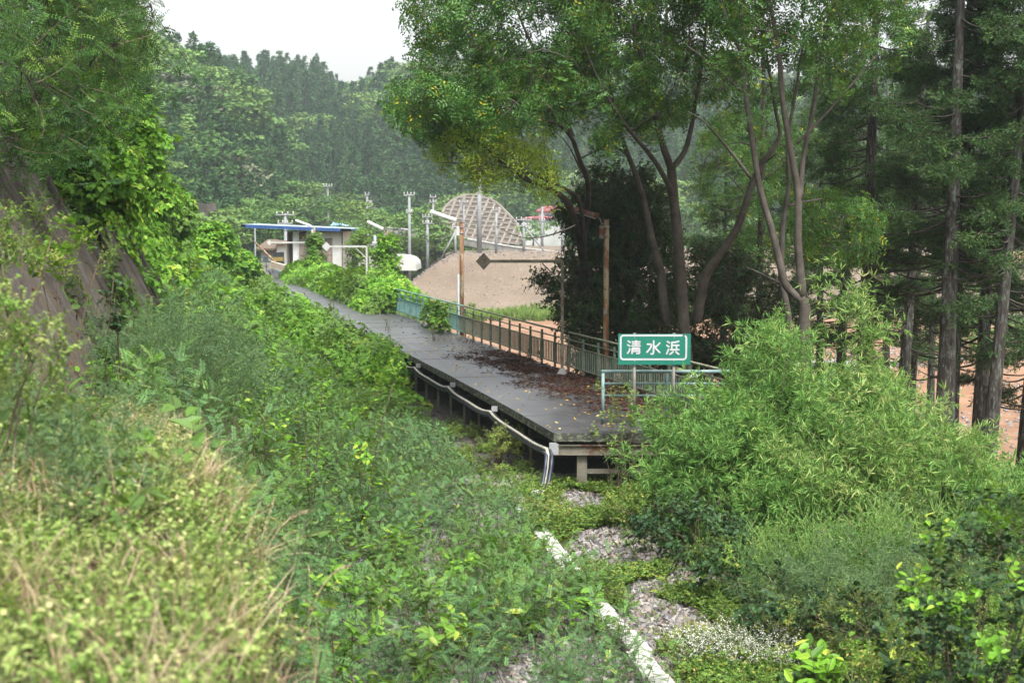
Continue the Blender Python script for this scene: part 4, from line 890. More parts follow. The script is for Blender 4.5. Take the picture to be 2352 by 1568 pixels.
q = PZ(1291, 862, 0); tp = P(1299, 600, q[1]); gantry((q[0], q[1], 0), tp[2], 2.2, 'weathered olive clearance marker with a dark diamond plate, nearest of the three', mat='steel')
tp = P(842, 566, 70); gantry((tp[0], 70, 0), tp[2], 2.05, 'white clearance marker with a white diamond plate, post buried in kudzu', mat='paint', plate='paint', w=.08)
tp = P(722, 557, 96); gantry((tp[0], 96, 0), tp[2], 3.1, 'white clearance marker farthest away with its small plate beside the shelter doorway', mat='paint', plate='paint', ds=.17, w=.09)

# ------------------------------------------------------------------ shelter
sy = 108.0; A_ = P(659, 629, sy); B_ = P(787, 629, sy); wS = B_[0]-A_[0]; hS = P(659, 533, sy)[2]
sh = empty('station_shelter', (A_[0], sy, 0), 'white station waiting shelter with a flat blue-edged roof and boarded window', 'shelter')
u = wS/128.0
X_ = lambda px: (px-659)*u
Zs = lambda py: P(700, py, sy)[2]
Geo().box(((X_(764)+X_(787))/2, 3, hS/2), (X_(787)-X_(764), 6, hS)).obj('wall', [M['white']], sh)
Geo().box(((X_(704)+X_(764))/2-.005, .1, (hS+Zs(548))/2), (X_(764)-X_(704)-.01, .2, hS-Zs(548))).obj('wall', [M['white']], sh)
Geo().box(((X_(684)+X_(764))/2, 3.3, hS/2), (X_(764)-X_(684)-.02, 5.4, hS)).obj('wall', [M['soffit']], sh)
Geo().box((X_(679), .3, hS/2), (X_(684)-X_(673), .5, hS)).obj('corner_pillar', [M['lamp']], sh)
Geo().box((X_(686.5), .0, hS/2), (.1, .12, hS)).obj('down_pipe', [M['white']], sh)
Geo().box((X_(667), 1.2, hS/2), (X_(672)-X_(661), 1.4, hS)).obj('door_recess', [M['soffit']], sh)
Geo().box((X_(666), .48, hS/2-.1), (X_(671)-X_(663), .04, hS-.2)).obj('doorway_shade_panel', [M['black']], sh)  # black plate painted as the shade inside the doorway
Geo().box((X_(661), .6, hS/2), (.14, .5, hS)).obj('corner_pillar', [M['soffit']], sh)
Geo().box((X_(785.5)+.06, -.05, hS/2), (.08, .1, hS)).obj('drain_pipe', [M['soffit']], sh)
bw = []
for k, x in enumerate(np.arange(688.5, 764, 12.6)):
    Geo().box((X_(x+6.1), -.02-.006*(k % 2), Zs(549)/2), (X_(12.0+659)-.02, .05, Zs(549)-.02)).obj('board', [M['board']], sh)
for y in (562, 584, 606): Geo().box((X_(726), -.07, Zs(y)), (X_(764)-X_(689), .04, .07)).obj('batten', [M['board']], sh)
Geo().box((X_(734), -.04, Zs(548)+.03), (X_(766)-X_(704), .1, .06)).obj('window_hood', [M['galv']], sh)
Geo().box((X_(695), -.03, Zs(540)), (.55, .04, .2)).obj('name_plate', [M['ruston']], sh, label='dark red name plate under the eave')
# roof: slab falling gently to the right
RL, RR = P(558, 517, sy), P(807, 527, sy-.6)
g = Geo(); zl, zr = RL[2]-0, RR[2]; xl, xr = RL[0]-A_[0], RR[0]-A_[0]
v = [(xl, -.8, zl-.13), (xr, -.8, zr-.13), (xr, 7, zr-.1), (xl, 7, zl-.1), (xl, -.8, zl+.07), (xr, -.8, zr+.05), (xr, 7, zr+.06), (xl, 7, zl+.08)]
g.add(v, np.array([[4, 5, 6, 7]]), 1); g.f.append((np.array([[0, 3, 2, 1]]), 2, False)); g.f.append((np.array([[1, 2, 6, 5], [2, 3, 7, 6], [3, 0, 4, 7]]), 0, False))
rf = g.obj('roof', [M['blueroof'], M['rooftop'], M['soffit']], sh)
Geo().add([(xl+.35, -.86, zl-.20), (xr-.8, -.86, zr-.15), (xr-.8, -.80, zr-.15), (xl+.35, -.80, zl-.20), (xl+.35, -.86, zl+.05), (xr-.8, -.86, zr+.07), (xr-.8, -.8, zr+.07), (xl+.35, -.8, zl+.05)], np.array([[0, 1, 5, 4], [0, 3, 2, 1], [4, 5, 6, 7], [1, 2, 6, 5], [3, 0, 4, 7]])).obj('fascia', [M['blueroof']], rf)
Geo().tube([(xl+1.2, -.3, zl-.28), (xl+3.4, -.3, zl-.42)], .03, 6).obj('fluorescent_rail', [M['black']], rf)
# crumpled sheet on the roof
g = Geo(); r9 = np.random.default_rng(9); nx9, ny9 = 22, 10; xx, yy = np.meshgrid(np.linspace(-.8, .8, nx9), np.linspace(-.4, .4, ny9)); zz = .02+np.abs(vnoise(xx*3, yy*3, .35, 4))*.3*np.exp(-((xx+.1)/.6)**2)+.22*np.exp(-((xx+.55)/.18)**2-(yy/.25)**2)
i_ = (np.arange(ny9-1)[:, None]*nx9+np.arange(nx9-1)).ravel()[:, None]; g.add(np.stack([xx, yy, zz], -1), i_+np.array([[0, 1, nx9+1, nx9]]), smooth_=False)
M['tarp'] = rug('blue_tarp', [(.05, .10, .14), (.16, .30, .38), (.45, .50, .52)], 3, .6, .1); g.obj('crumpled_sheet', [M['tarp']], label='crumpled blue sheet lying on the shelter roof', cat='tarp').location = (P(782, 521, sy)[0], sy+.4, P(782, 521, sy)[2]+.04)
# striped box by the doorway
t = empty('striped_box', (P(641, 629, 106)[0], 106, 0), 'black box with a yellow band on a thin stand left of the shelter doorway', 'box'); Geo().box((0, 0, 1.15), (.75, .4, 1.1)).obj('body', [M['black']], t); Geo().box((0, -.21, 1.2), (.76, .02, .3)).obj('band', [M['yellow']], t); Geo().tube([(0, 0, 0), (0, 0, .6)], .06, 8).obj('stand', [M['turq']], t)
# toppled lamp with its cream box, leaning pole
a, b = P(586, 556, 104), P(634, 603, 101); t = empty('leaning_pole', (b[0], b[1], 0), 'rusty pole toppled to the left with a cream ribbed box at its foot', 'pole')
Geo().tube([a-[b[0], b[1], 0], b-[b[0], b[1], 0]], .07, 8).obj('shaft', [M['rust']], t)
c = P(638, 611, 101); bxs = Geo().box(c-[b[0], b[1], 0], (1.0, .7, .45), R=np.array([[.96, 0, .28], [0, 1, 0], [-.28, 0, .96]])).obj('ribbed_box', [M['cream']], t)
for k in range(4): Geo().box(c-[b[0], b[1], 0]+[.0, -.36, -.13+k*.1], (1.0, .02, .03), R=np.array([[.96, 0, .28], [0, 1, 0], [-.28, 0, .96]])).obj('rib', [M['lampold']], bxs)
# small railing and ramp steps at the far left end
t = empty('far_railing', (P(612, 612, 112)[0], 112, 0), 'pale blue railing at the far end of the platform left of the shelter', 'railing')
for x in (-.5, 0, .5, .95): Geo().tube([(x, 0, 0), (x, 0, 1.15)], .03, 6).obj('post', [M['turq']], t)
for z in (1.15, .8, .45): Geo().tube([(-.7, 0, z), (1.0, 0, z)], .03, 6).obj('rail', [M['turq']], t)
# fallen signal lamp lying on the deck
a, b = PZ(740, 653, .15), PZ(803, 663, .15); t = empty('fallen_pole', a, 'grey pole with a flat lamp head lying fallen on the platform deck', 'pole'); Geo().tube([(0, 0, 0), b-a], .055, 8).obj('shaft', [M['galv']], t)
p1, p2 = PZ(731, 658, .1), PZ(764, 662, .1); Geo().beam(p1-a, p2-a, .35, .12).obj('lamp_head', [M['paint']], t); Geo().tube([p1*.4+p2*.6-a, (b-a)*.18], .03, 6).obj('arm', [M['black']], t)
rg = [b-a+np.array([.25+.22*math.cos(q_), .3*math.sin(q_), .0]) for q_ in np.linspace(0, 6.2, 14)]; Geo().tube(rg, .02, 5).obj('wire_loop', [M['whitecon']], t)
q = PZ(820, 668, 0); g = Geo(); g.add([(-.22, -.2, .01), (.22, -.2, .01), (.22, .2, .01), (-.22, .2, .01), (-.06, -.05, .25), (.06, -.05, .25), (.06, .05, .25), (-.06, .05, .25)], np.array([[0, 1, 5, 4], [1, 2, 6, 5], [2, 3, 7, 6], [3, 0, 4, 7], [4, 5, 6, 7]])); g.obj('post_foot', [M['conc']], label='broken concrete post foot left on the deck by the kudzu', cat='post foot').location = q
g = Geo(); g.tube([(0, 0, 0), (0, 0, 1.1)], .035, 8); g.tube([(0, 0, 1.1), (.9, .1, 1.1)], .03, 8); g.tube([(0, 0, .7), (.9, .1, .7)], .025, 8); g.obj('short_railing', [M['turq']], label='short turquoise railing end poking out of the kudzu on the platform', cat='railing').location = PZ(839, 668, 0)

# ------------------------------------------------------------------ cable bundle slung along the platform
# hangers near the slab side every few metres, sagging between
hang = [(27.6, -.30), (32.9, -.28), (37.6, -.27), (42.4, -.26), (47.4, -.26), (52, -.26), (57, -.26)]
cb = []
for (y0, z0), (y1, z1) in zip(hang[:-1], hang[1:]):
    for t in np.linspace(0, 1, 12)[:-1]:
        y = y0+(y1-y0)*t; z = z0+(z1-z0)*t-.10*(4*t*(1-t))**.8-.015*math.sin(9*t)+.06*(1-4*abs(t-.5)**1.0*.5)*(t > .3)*0; cb.append(RP(y, -.16, z) if y > 28 else np.array([float(EL(28))-.13, y, z]))
cb = np.array(cb); c0 = cb[0].copy()
cbt = empty('cable_bundle', c0, 'bundle of dark and white cable conduits strapped together along the platform edge', 'cable')
rngc = np.random.default_rng(3)
d_ = nrm(np.gradient(cb, axis=0)); s_ = nrm(np.cross(d_, [0, 0, 1.])); u_ = np.cross(s_, d_)
down_end = np.array([[c0[0]+.03, 27.5, -.36], [c0[0]+.01, 27.42, -.6], [c0[0]-.04, 27.3, -.85], [c0[0]-.13, 27.1, -1.08], [c0[0]-.25, 26.9, -1.15]])
for k, (a, b, r, m_, nm) in enumerate([(-.02, .042, .036, 'whitecon', 'white_conduit'), (.04, .03, .034, 'bluecon', 'dark_conduit'), (-.04, -.035, .036, 'bluecon', 'dark_conduit'), (.035, -.04, .034, 'bluecon', 'dark_conduit')]):
    tw = .0; full = np.concatenate([(down_end+[a*1.5, b*.6, 0])[::-1], cb+s_*a+u_*b]); Geo().tube(full-c0, r, 8, caps=True).obj(nm, [M[m_]], cbt)
g = Geo()
dn = dense(cb, 250)[4:]; dd_ = nrm(np.gradient(dn, axis=0))
for p, q in zip(dn, dd_): g.tube([p-q*.011-c0, p+q*.011-c0], .084, 10, caps=True)
g.obj('straps', [M['black']], cbt, kind='stuff')
for y, z in hang[:6]:
    yy = max(y, 27.6); p = RP(yy, -.14, z) if y > 28 else np.array([float(EL(28))-.10, y, z]); Geo().box(p-c0+[.07, 0, .11], (.14, .05, .12)).obj('bracket', [M['galv']], cbt)
Geo().box(np.array([.14, .02, .04]), (.14, .1, .2)).obj('junction_box', [M['galv']], cbt)
# white trough lids leading away over the ballast
tc = empty('cable_trough', PZ(1235, 1140, BED), 'line of white cable trough covers lying across the ballast', 'cable trough'); to = PZ(1235, 1140, BED)
tl = dense([PZ(1250, 1142, BED+.02), PZ(1195, 1155, BED+.02), PZ(1215, 1205, BED+.02), PZ(1262, 1262, BED+.02), PZ(1300, 1320, BED+.02), PZ(1352, 1388, BED+.02), PZ(1410, 1450, BED+.02), PZ(1482, 1536, BED+.02), PZ(1560, 1640, BED+.02)], 15)
for k, (a, b) in enumerate(zip(tl[:-1], tl[1:])):
    dd = (b-a); w = rngc.normal()*.02; Geo().beam(a+dd*.012-to+[w, 0, .11+rngc.normal()*.008], b-dd*.012-to+[w, 0, .11+rngc.normal()*.008], .27 if k else .3, .11).obj('cover', [M['trough']], tc)
g = Geo(); g.tube(np.array([PZ(1213, 1148, BED+.1), PZ(1232, 1136, BED+.25), PZ(1252, 1138, BED+.2), PZ(1262, 1150, BED+.05)])-to, [.10, .13, .1, .06], 8); g.obj('cloth_wrap', [M['lamp']], tc)

# ------------------------------------------------------------------ battered retaining wall on the left
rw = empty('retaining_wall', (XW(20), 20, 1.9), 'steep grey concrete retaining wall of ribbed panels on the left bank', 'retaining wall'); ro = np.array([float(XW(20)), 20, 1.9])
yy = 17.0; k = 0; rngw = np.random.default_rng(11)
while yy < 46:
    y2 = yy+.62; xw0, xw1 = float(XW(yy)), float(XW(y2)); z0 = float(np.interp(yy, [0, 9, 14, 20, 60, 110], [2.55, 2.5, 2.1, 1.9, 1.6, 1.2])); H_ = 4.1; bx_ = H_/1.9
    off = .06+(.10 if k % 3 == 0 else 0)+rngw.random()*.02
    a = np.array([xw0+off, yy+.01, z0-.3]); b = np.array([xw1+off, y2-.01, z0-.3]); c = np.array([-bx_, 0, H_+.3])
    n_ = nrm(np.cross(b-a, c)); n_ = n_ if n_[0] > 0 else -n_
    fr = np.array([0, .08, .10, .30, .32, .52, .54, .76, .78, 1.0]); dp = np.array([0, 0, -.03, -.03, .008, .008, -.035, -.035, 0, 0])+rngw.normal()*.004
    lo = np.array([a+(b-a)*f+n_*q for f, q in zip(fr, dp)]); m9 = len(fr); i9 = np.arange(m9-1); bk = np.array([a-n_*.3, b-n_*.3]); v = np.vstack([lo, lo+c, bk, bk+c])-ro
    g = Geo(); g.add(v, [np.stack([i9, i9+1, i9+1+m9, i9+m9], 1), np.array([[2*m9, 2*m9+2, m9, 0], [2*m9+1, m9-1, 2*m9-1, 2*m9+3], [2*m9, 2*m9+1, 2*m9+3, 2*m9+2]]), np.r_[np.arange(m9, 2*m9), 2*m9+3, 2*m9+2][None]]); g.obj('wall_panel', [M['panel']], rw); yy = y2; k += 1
# ------------------------------------------------------------------ leaf litter, gravel
rng = np.random.default_rng(21)
n = 30000; yq = rng.uniform(28.3, 60, n); t = rng.random(n); X = []; 
el_ = EL(yq); w_ = PW(yq); off = t*(w_-.1)+.05
dens = np.clip(smooth(.25, .85, t+.18*vnoise(off, yq, .8, 4))*np.interp(yq, [28, 29.5, 32, 40, 43.5, 45, 50, 60], [.10, .25, .95, 1, .6, .04, .015, .008])*(.35+.9*(vnoise(off, yq, .5, 9) > -.15)), 0, 1)
k = rng.random(n) < dens; q = np.array([RP(a, b, .012) for a, b in zip(yq[k], off[k])]); q[:, 2] += rng.random(len(q))*.03
scatter('leaf_litter', deadl, q, d=nrm(rvec(len(q), rng)*.35+[0, 0, 1]), scale=rng.uniform(.5, 1.15, len(q)), kind='stuff', label='drift of wet brown dead leaves and twigs on the platform deck', cat='leaf litter')
n = 520; yq = 28.1+rng.random(n)**1.3*22; off = rng.random(n)*3.3+.1; q = np.array([RP(a, b, .03) for a, b in zip(yq, off)])
scatter('fallen_leaves', yleaf, q, d=nrm(rvec(n, rng)*.3+[0, 0, 1]), scale=rng.uniform(.5, 1.2, n), kind='stuff', label='scattered yellow fallen leaves on the dark platform deck', cat='fallen leaves')
n = 34000; Y = rng.uniform(14.5, 30, n); X = rng.uniform(-2.5, 6.5, n); k = X > XF(Y)-.3; X, Y = X[k], Y[k]
scatter('gravel', stones, np.stack([X, Y, T(X, Y)+.01], 1), d=rvec(len(X), rng), scale=rng.uniform(.035, .085, len(X)), kind='stuff', label='grey and brown track ballast stones showing between the weeds', cat='gravel')

# ------------------------------------------------------------------ undergrowth
def field(n, x0, x1, y0, y1, keep, seed):
    r = np.random.default_rng(seed); X = r.uniform(x0, x1, n); Y = r.uniform(y0, y1, n); k = keep(X, Y, r); X, Y = X[k], Y[k]; return X, Y, r
def put(name, protos, X, Y, r, smin, smax, label, cat, lean=.35, dz=0, up=None, **kw):
    n = len(X); d = nrm(rvec(n, r)*lean+([0, 0, 1] if up is None else up)); return scatter(name, protos, np.stack([X, Y, T(X, Y)+dz], 1), d=d, scale=r.uniform(smin, smax, n), kind='stuff', label=label, cat=cat, rng=r, **kw)
gap = lambda X, Y: vnoise(X, Y, 1.7, 6)
trx = lambda Y: np.interp(Y, [14, 17.3, 20.3, 24, 28], [2.3, 1.61, 1.08, .55, .5])        # the trough line
# pinnate shrubs filling the old track bed
kp = lambda X, Y, r: (X > XB(Y)+.4) & (X < np.minimum(EL(Y)-np.interp(Y, [24, 28, 36, 44, 50, 60], [.9, 1.5, 1.0, .8, .5, .3]), trx(np.minimum(Y, 28))+np.interp(Y, [14, 18.8, 19.2, 20.6, 21, 23.3, 23.8, 27, 27.6], [-.25, -.25, .1, .1, -.3, -.3, .15, .15, -.2])+np.where(Y > 28, 9, 0))) & (r.random(len(X)) < np.where(gap(X, Y) > -.62, 1, .25))
X, Y, r = field(18500, -20, 4, 7, 58, kp, 31)
hgt = .85+.35*vnoise(X, Y, 2.6, 3)+.15*np.clip((XF(Y)-X)/3, 0, 1); hgt = hgt*np.interp(EL(Y)-X, [0, 1.5, 4], [.55, .8, 1.0])
d = nrm(rvec(len(X), r)*.4+[0, 0, 1])
scatter('fern_like_undergrowth', fern, np.stack([X, Y, T(X, Y)], 1), d=d, scale=hgt*r.uniform(.8, 1.4, len(X)), kind='stuff', label='dense blue-green pinnate undergrowth filling the old track bed', cat='undergrowth', rng=r)
# mixed leafy weeds through it
X, Y, r = field(7000, -22, 5, 10, 60, lambda X, Y, r: (X > XB(Y)) & (X < EL(Y)-.6) & (X < trx(np.minimum(Y, 28))+np.where(Y > 28, 9, 0)) & (vnoise(X, Y, 3.1, 11) > .1), 32)
put('leafy_weeds', weed+bigl, X, Y, r, .8, 1.7, 'patches of broader leafy weeds among the pinnate undergrowth', 'weeds', .4)
# bright seedlings nearer the foot of the bank far down the line
X, Y, r = field(9000, -26, -3, 38, 112, lambda X, Y, r: (X > XB(Y)-.5) & (X < EL(Y)-.25), 33)
put('weeds', weed+kudzu[:2], X, Y, r, 1.2, 2.4, 'bright green weeds overrunning the far part of the track bed', 'weeds', .4)
# ground cover mats on the ballast
kp = lambda X, Y, r: (X > trx(Y)+np.interp(Y, [18.9, 19.2, 20.6, 20.9, 23.4, 23.8], [.3, -.1, -.1, .3, .3, -.1])) & (X < 8) & ~((np.hypot((X-(1.9-.2*(Y-18))) / 1.05, (Y-18.6)/1.9) < 1)) & ~(np.hypot((X-1.75)/.9, (Y-23)/1.5) < 1) & ~(np.hypot((X-1.2)/.8, (Y-26.8)/1.2) < 1) & ((vnoise(X, Y, 1.1, 2) > -.35) | (X > 3.4))
X, Y, r = field(15000, .4, 8, 13, 28.6, kp, 34)
put('ground_cover', cover, X, Y, r, .8, 1.6, 'low mat of small light green leaves creeping over the ballast', 'ground cover', .3, dz=.02)
X, Y, r = field(2600, .4, 8, 13, 28.6, kp, 35)
put('leafy_weeds', weed, X, Y, r, .5, 1.1, 'knee-high leafy weeds right of the white trough', 'weeds', .4)
X, Y, r = field(1500, -1.8, 1, 26, 40, lambda X, Y, r: (X < EL(Y)+.2) & (X > EL(Y)-1.9) & (vnoise(X, Y, .9, 8) > -.1), 36)
put('ground_cover', cover+weed[:1], X, Y, r, .6, 1.3, 'sparse ground cover beside the platform foot', 'ground cover', .4)
X, Y, r = field(1100, -2.6, 1, 26, 42, lambda X, Y, r: (X < EL(Y)) & (X > EL(Y)-1.8), 136)
scatter('leaf_litter', deadl, np.stack([X, Y, T(X, Y)+.02], 1), d=nrm(rvec(len(X), r)*.4+[0, 0, 1]), scale=r.uniform(.5, 1.3, len(X)), kind='stuff', label='brown dead leaves on the ballast beside the platform legs', cat='leaf litter', rng=r)
X, Y, r = field(4800, -1, 3, 18.8, 27.5, lambda X, Y, r: (np.abs(X-trx(Y)) < .3) & (((Y > 19.1) & (Y < 20.7)) | (Y > 23.7)) & (r.random(len(X)) < .75), 134)
put('ground_cover', cover+weed[:2], X, Y, r, .7, 1.4, 'green mat grown over parts of the white trough', 'ground cover', .3, dz=.12)
M['petal'] = leafmat('white_petal', [(.55, .55, .48), (.7, .7, .66)], None, .2, .6)
fl_ = proto('p_fl', proto_simple(155, .3, 70, .016, .014, 1.6, 'round'), [M['petal'], M['gstem']])
q = PZ(1700, 1530, BED); X, Y, r = field(150, q[0]-.75, q[0]+.6, q[1]-.5, q[1]+.5, lambda X, Y, r: vnoise(X, Y, .4, 2) > -.3, 135)
put('white_flowers', [fl_], X, Y, r, .9, 1.4, 'patch of tiny white flowers at the bottom edge right of the gravel', 'flowers', .2, dz=.1)
X, Y, r = field(600, .3, 3.4, 15.5, 29, lambda X, Y, r: X > trx(Y)+.1, 137)
put('ground_cover', cover[:1]+weed[3:], X, Y, r, .35, .8, 'sprigs of small weeds poking up through the gravel', 'ground cover', .4, dz=.02)
X, Y, r = field(600, .3, 3.4, 15.5, 29, lambda X, Y, r: X > trx(Y)-.2, 138)
scatter('leaf_litter', deadl, np.stack([X, Y, T(X, Y)+.05], 1), d=nrm(rvec(len(X), r)*.4+[0, 0, 1]), scale=r.uniform(.4, .9, len(X)), kind='stuff', label='dead leaves and twigs fallen among the gravel', cat='leaf litter', rng=r)
# kudzu over the left bank, above the wall and far slope
kz = lambda X, Y, r: (X < XB(Y)+1.5) & (X > XB(Y)-15) & ~((Y < 37.5) & (X > XW(Y)-2.0) & (X < XB(Y)+.1) & ((X-XW(Y)) > -2.0+.5*vnoise(X, Y, 2, 5)) & (vnoise(Y*1.0, X, 1.6, 12) < .55))
X, Y, r = field(15000, -46, -5, 19, 116, lambda X, Y, r: kz(X, Y, r) & (r.random(len(X)) < np.interp(Y, [19, 30, 60, 116], [1, 1, .8, .6])), 37)
sz = np.interp(Y, [19, 40, 80, 116], [.9, 1.25, 1.9, 2.4])
n = len(X); up = np.where(((X < XW(Y)) & (X > XW(Y)-2))[:, None], [[.75, 0, .55]], [[.35, 0, .9]]); bump = .5*np.clip(vnoise(X, Y, 3.4, 7), -.3, 1)*np.interp(Y, [19, 40, 80], [.4, 1.2, 2.2])
scatter('kudzu', kudzu, np.stack([X, Y, T(X, Y)+bump], 1), d=nrm(rvec(n, r)*.35+up), scale=sz*r.uniform(.8, 1.25, n), kind='stuff', label='kudzu smothering the left bank from the wall to the shelter', cat='kudzu', rng=r)
X, Y, r = field(1900, -16, -4, 17, 36, lambda X, Y, r: (X > XW(Y)-3.4) & (X < XB(Y)+1.3) & ((X < XW(Y)-1.75) | (X > XB(Y)-.2) | (vnoise(Y, X, .8, 3) > .55)), 38)
put('leafy_weeds', weed+artem+vinel, X, Y, r, .6, 1.3, 'weeds and creepers hanging over the ribbed concrete wall', 'weeds', .5, up=[.5, 0, .7])
# dead leaves caught in the wall joints
X, Y, r = field(6000, -14, -5, 17, 38, lambda X, Y, r: (X > XW(Y)-2.1) & (X < XB(Y)+.1) & (((Y-17) % 1.86) < .16), 39)
scatter('leaf_litter', deadl, np.stack([X+.16, Y, T(X, Y)+.02], 1), d=nrm(rvec(len(X), r)*.6+[.8, 0, .5]), scale=r.uniform(.5, 1.2, len(X)), kind='stuff', label='reddish dead leaves lodged along the steps of the concrete wall', cat='leaf litter', rng=r)
# near foreground bank: straw, small-leaved weeds, grass
kf = lambda X, Y, r: (X < XF(Y)*.25+XB(Y)*.75) & (X > -7) & (np.hypot(X, Y+.3) > 2.1)
X, Y, r = field(9500, -7, 1.0, 1.2, 15.5, kf, 41)
put('leafy_weeds', nweed+nweed+cover[:1], X, Y, r, .55, 1.15, 'blurred light green weeds on the near bank at lower left', 'weeds', .5)
X, Y, r = field(5200, -7, 1.3, 1.2, 14, lambda X, Y, r: kf(X, Y, r) & (vnoise(X, Y, 1.3, 5) > -.2), 42)
put('dry_grass', straw, X, Y, r, .5, 1.05, 'tangled dry straw-coloured grass on the near bank', 'grass', .7)
X, Y, r = field(900, -7, 1.2, 1.5, 14, lambda X, Y, r: kf(X, Y, r) & (vnoise(X, Y, 1.2, 15) > 0), 43)
put('grass', grass, X, Y, r, .5, .95, 'green grass blades among the straw on the near bank', 'grass', .5)
X, Y, r = field(700, -6, -1, 6.5, 14.5, lambda X, Y, r: kf(X, Y, r) & (X < XB(Y)-.3), 44)
put('leafy_weeds', bigl+artem+vinel, X, Y, r, .6, 1.05, 'mixed broad and feathery weeds toward the wall at the left edge', 'weeds', .5)
# right of the track below the trees
X, Y, r = field(5200, 3, 22, 14, 50, lambda X, Y, r: (X > EL(Y)+np.where(Y > 28, 4.0, 3.6)) & (X < EL(Y)+np.interp(Y, [20, 30, 50], [8.5, 7.5, 7])), 45)
put('understory', [ever[0], ever[1], weed[0], weed[2], artem[0]], X, Y, r, .8, 1.7, 'shady undergrowth of leafy weeds below the trees on the right', 'undergrowth', .4)
X, Y, r = field(1500, 3.2, 8.5, 10.5, 17.5, lambda X, Y, r: X > 3.2, 46)
put('leafy_weeds', weed+weed+bigl[:1]+vinel, X, Y, r, .7, 1.4, 'leafy weeds and vines in the lower right corner', 'weeds', .5)
X, Y, r = field(900, 1.2, 5, 14, 18, lambda X, Y, r: X > 1.9, 47)
put('leafy_weeds', weed+cover, X, Y, r, .7, 1.3, 'bright low weeds along the bottom edge right of the trough', 'weeds', .4)
X, Y, r = field(1400, -5, 6, 40, 66, lambda X, Y, r: (X > EL(Y)+PW(Y)+.25) & (X < EL(Y)+PW(Y)+2.6), 48)
put('weeds', weed+kudzu[:1], X, Y, r, .8, 1.5, 'green weeds just beyond the long railing', 'weeds', .4)

# ------------------------------------------------------------------ single plants one can point to
def shrub(name, base, pts_local, protos, scale, label, cat='shrub', d=None, stems=None, rngs=None, smat='twig', fol='foliage', **kw):
    t = empty(name, base, label, cat, **kw); g = Geo(); r = rngs or np.random.default_rng(int(abs(base[0]*97+base[1]*31)) % 9999)
    pl = np.asarray(pts_local)
    for q in pl[:: max(1, len(pl)//(stems or 14))]: g.tube(curve((r.normal()*.08, r.normal()*.08, -.1), q, (q[0]*-.1, q[1]*-.1, .1), 6), np.linspace(.013, .005, 6), 5)
    g.obj('stem', [M[smat]], t)
    if d is None: d = nrm(pl*[1, 1, .4]/max(1e-3, np.abs(pl).max())+rvec(len(pl), r)*.5+[0, 0, .5])
    scatter(fol, protos, pl, d=d, scale=np.asarray(scale)*r.uniform(.8, 1.2, len(pl)), parent=t, kind='stuff', rng=r); return t
def blob(n, rx, ry, z0, z1, r, fill=.5):
    v = rvec(n, r); q = v*(1-fill*r.random((n, 1))**1.5); return np.stack([q[:, 0]*rx, q[:, 1]*ry, (z0+z1)/2+q[:, 2]*(z1-z0)/2], 1)
r = np.random.default_rng(61)
# bamboo clumps, right of the platform end
def bamboo_clump(base, n, H, R_, label, lean=(0, 0)):
    t = empty('bamboo_clump', base, label, 'bamboo', 'bamboo clumps right of the platform end'); P_, D_ = [], []
    for k in range(n):
        a = r.random()*6.28; rr = R_*math.sqrt(r.random()); h = H*r.uniform(.6, 1.05); b = np.array([rr*.45*math.cos(a), rr*.45*math.sin(a), -.1]); out = nrm(np.array([math.cos(a)+r.normal()*.4, math.sin(a)+r.normal()*.4, 0]))
        shoot = k % 6 == 0; h = h*(1.35 if shoot else r.uniform(.6, 1)); tip = b+out*R_*(r.uniform(.05, .3) if shoot else r.uniform(.25, .9))+np.array([lean[0], lean[1], h]); c = curve(b, tip, (0, 0, h*.12), 10); c[-3:, 2] -= [0, .03*h, .09*h]
        Geo().tube(c, np.linspace(.012, .003, 10), 6).obj('culm', [M['gstem']], t)
        m = int((4 if shoot else 8)*h)+5
        for tt_ in r.uniform(.16, 1, m):
            q = np.array([np.interp(tt_, np.linspace(0, 1, 10), c[:, i]) for i in range(3)]); aa = r.random()*6.28; P_.append(q); D_.append([math.cos(aa)*.9+out[0]*.5, math.sin(aa)*.9+out[1]*.5, r.uniform(-.1, .8)])
    scatter('foliage', [bamb, bamb2][n % 4 == 0], np.array(P_), d=np.array(D_), scale=r.uniform(.75, 1.25, len(P_)), parent=t, kind='stuff', rng=r)
for (x, y, n, H, R_, lb) in ((3.75, 25.6, 26, 2.0, 1.35, 'dense bamboo clump spilling over the near end of the platform'), (4.7, 24.8, 30, 2.6, 1.6, 'broad bamboo clump in front of the end railing corner'),
      (6.0, 27.0, 20, 3.4, 1.3, 'tall bamboo clump with tips reaching up before the forked tree'), (6.3, 24.2, 28, 2.2, 1.8, 'low wide bamboo clump in the middle of the thicket'),
      (8.0, 26.0, 18, 1.2, 1.6, 'bamboo clump with high wispy tips in front of the paired cedars'), (8.0, 23.6, 22, 1.05, 1.7, 'rightmost bamboo clump beside the leafy vines'), (3.7, 23.6, 18, 1.5, 1.2, 'low drooping bamboo at the foot of the thicket by the ballast'), (9.6, 26.4, 14, .8, 1.4, 'bamboo clump at the outer right below the leaning cedars'), (7.2, 27.6, 18, 2.2, 1.4, 'bamboo clump at the back behind the railing corner'), (5.3, 26.2, 18, 2.9, 1.3, 'upright bamboo clump right beside the end railing'), (5.2, 22.9, 16, 1.5, 1.3, 'small bamboo clump hanging over dark leaves')):
    bamboo_clump((x, y, Z(x, y)), n, H, R_, lb)
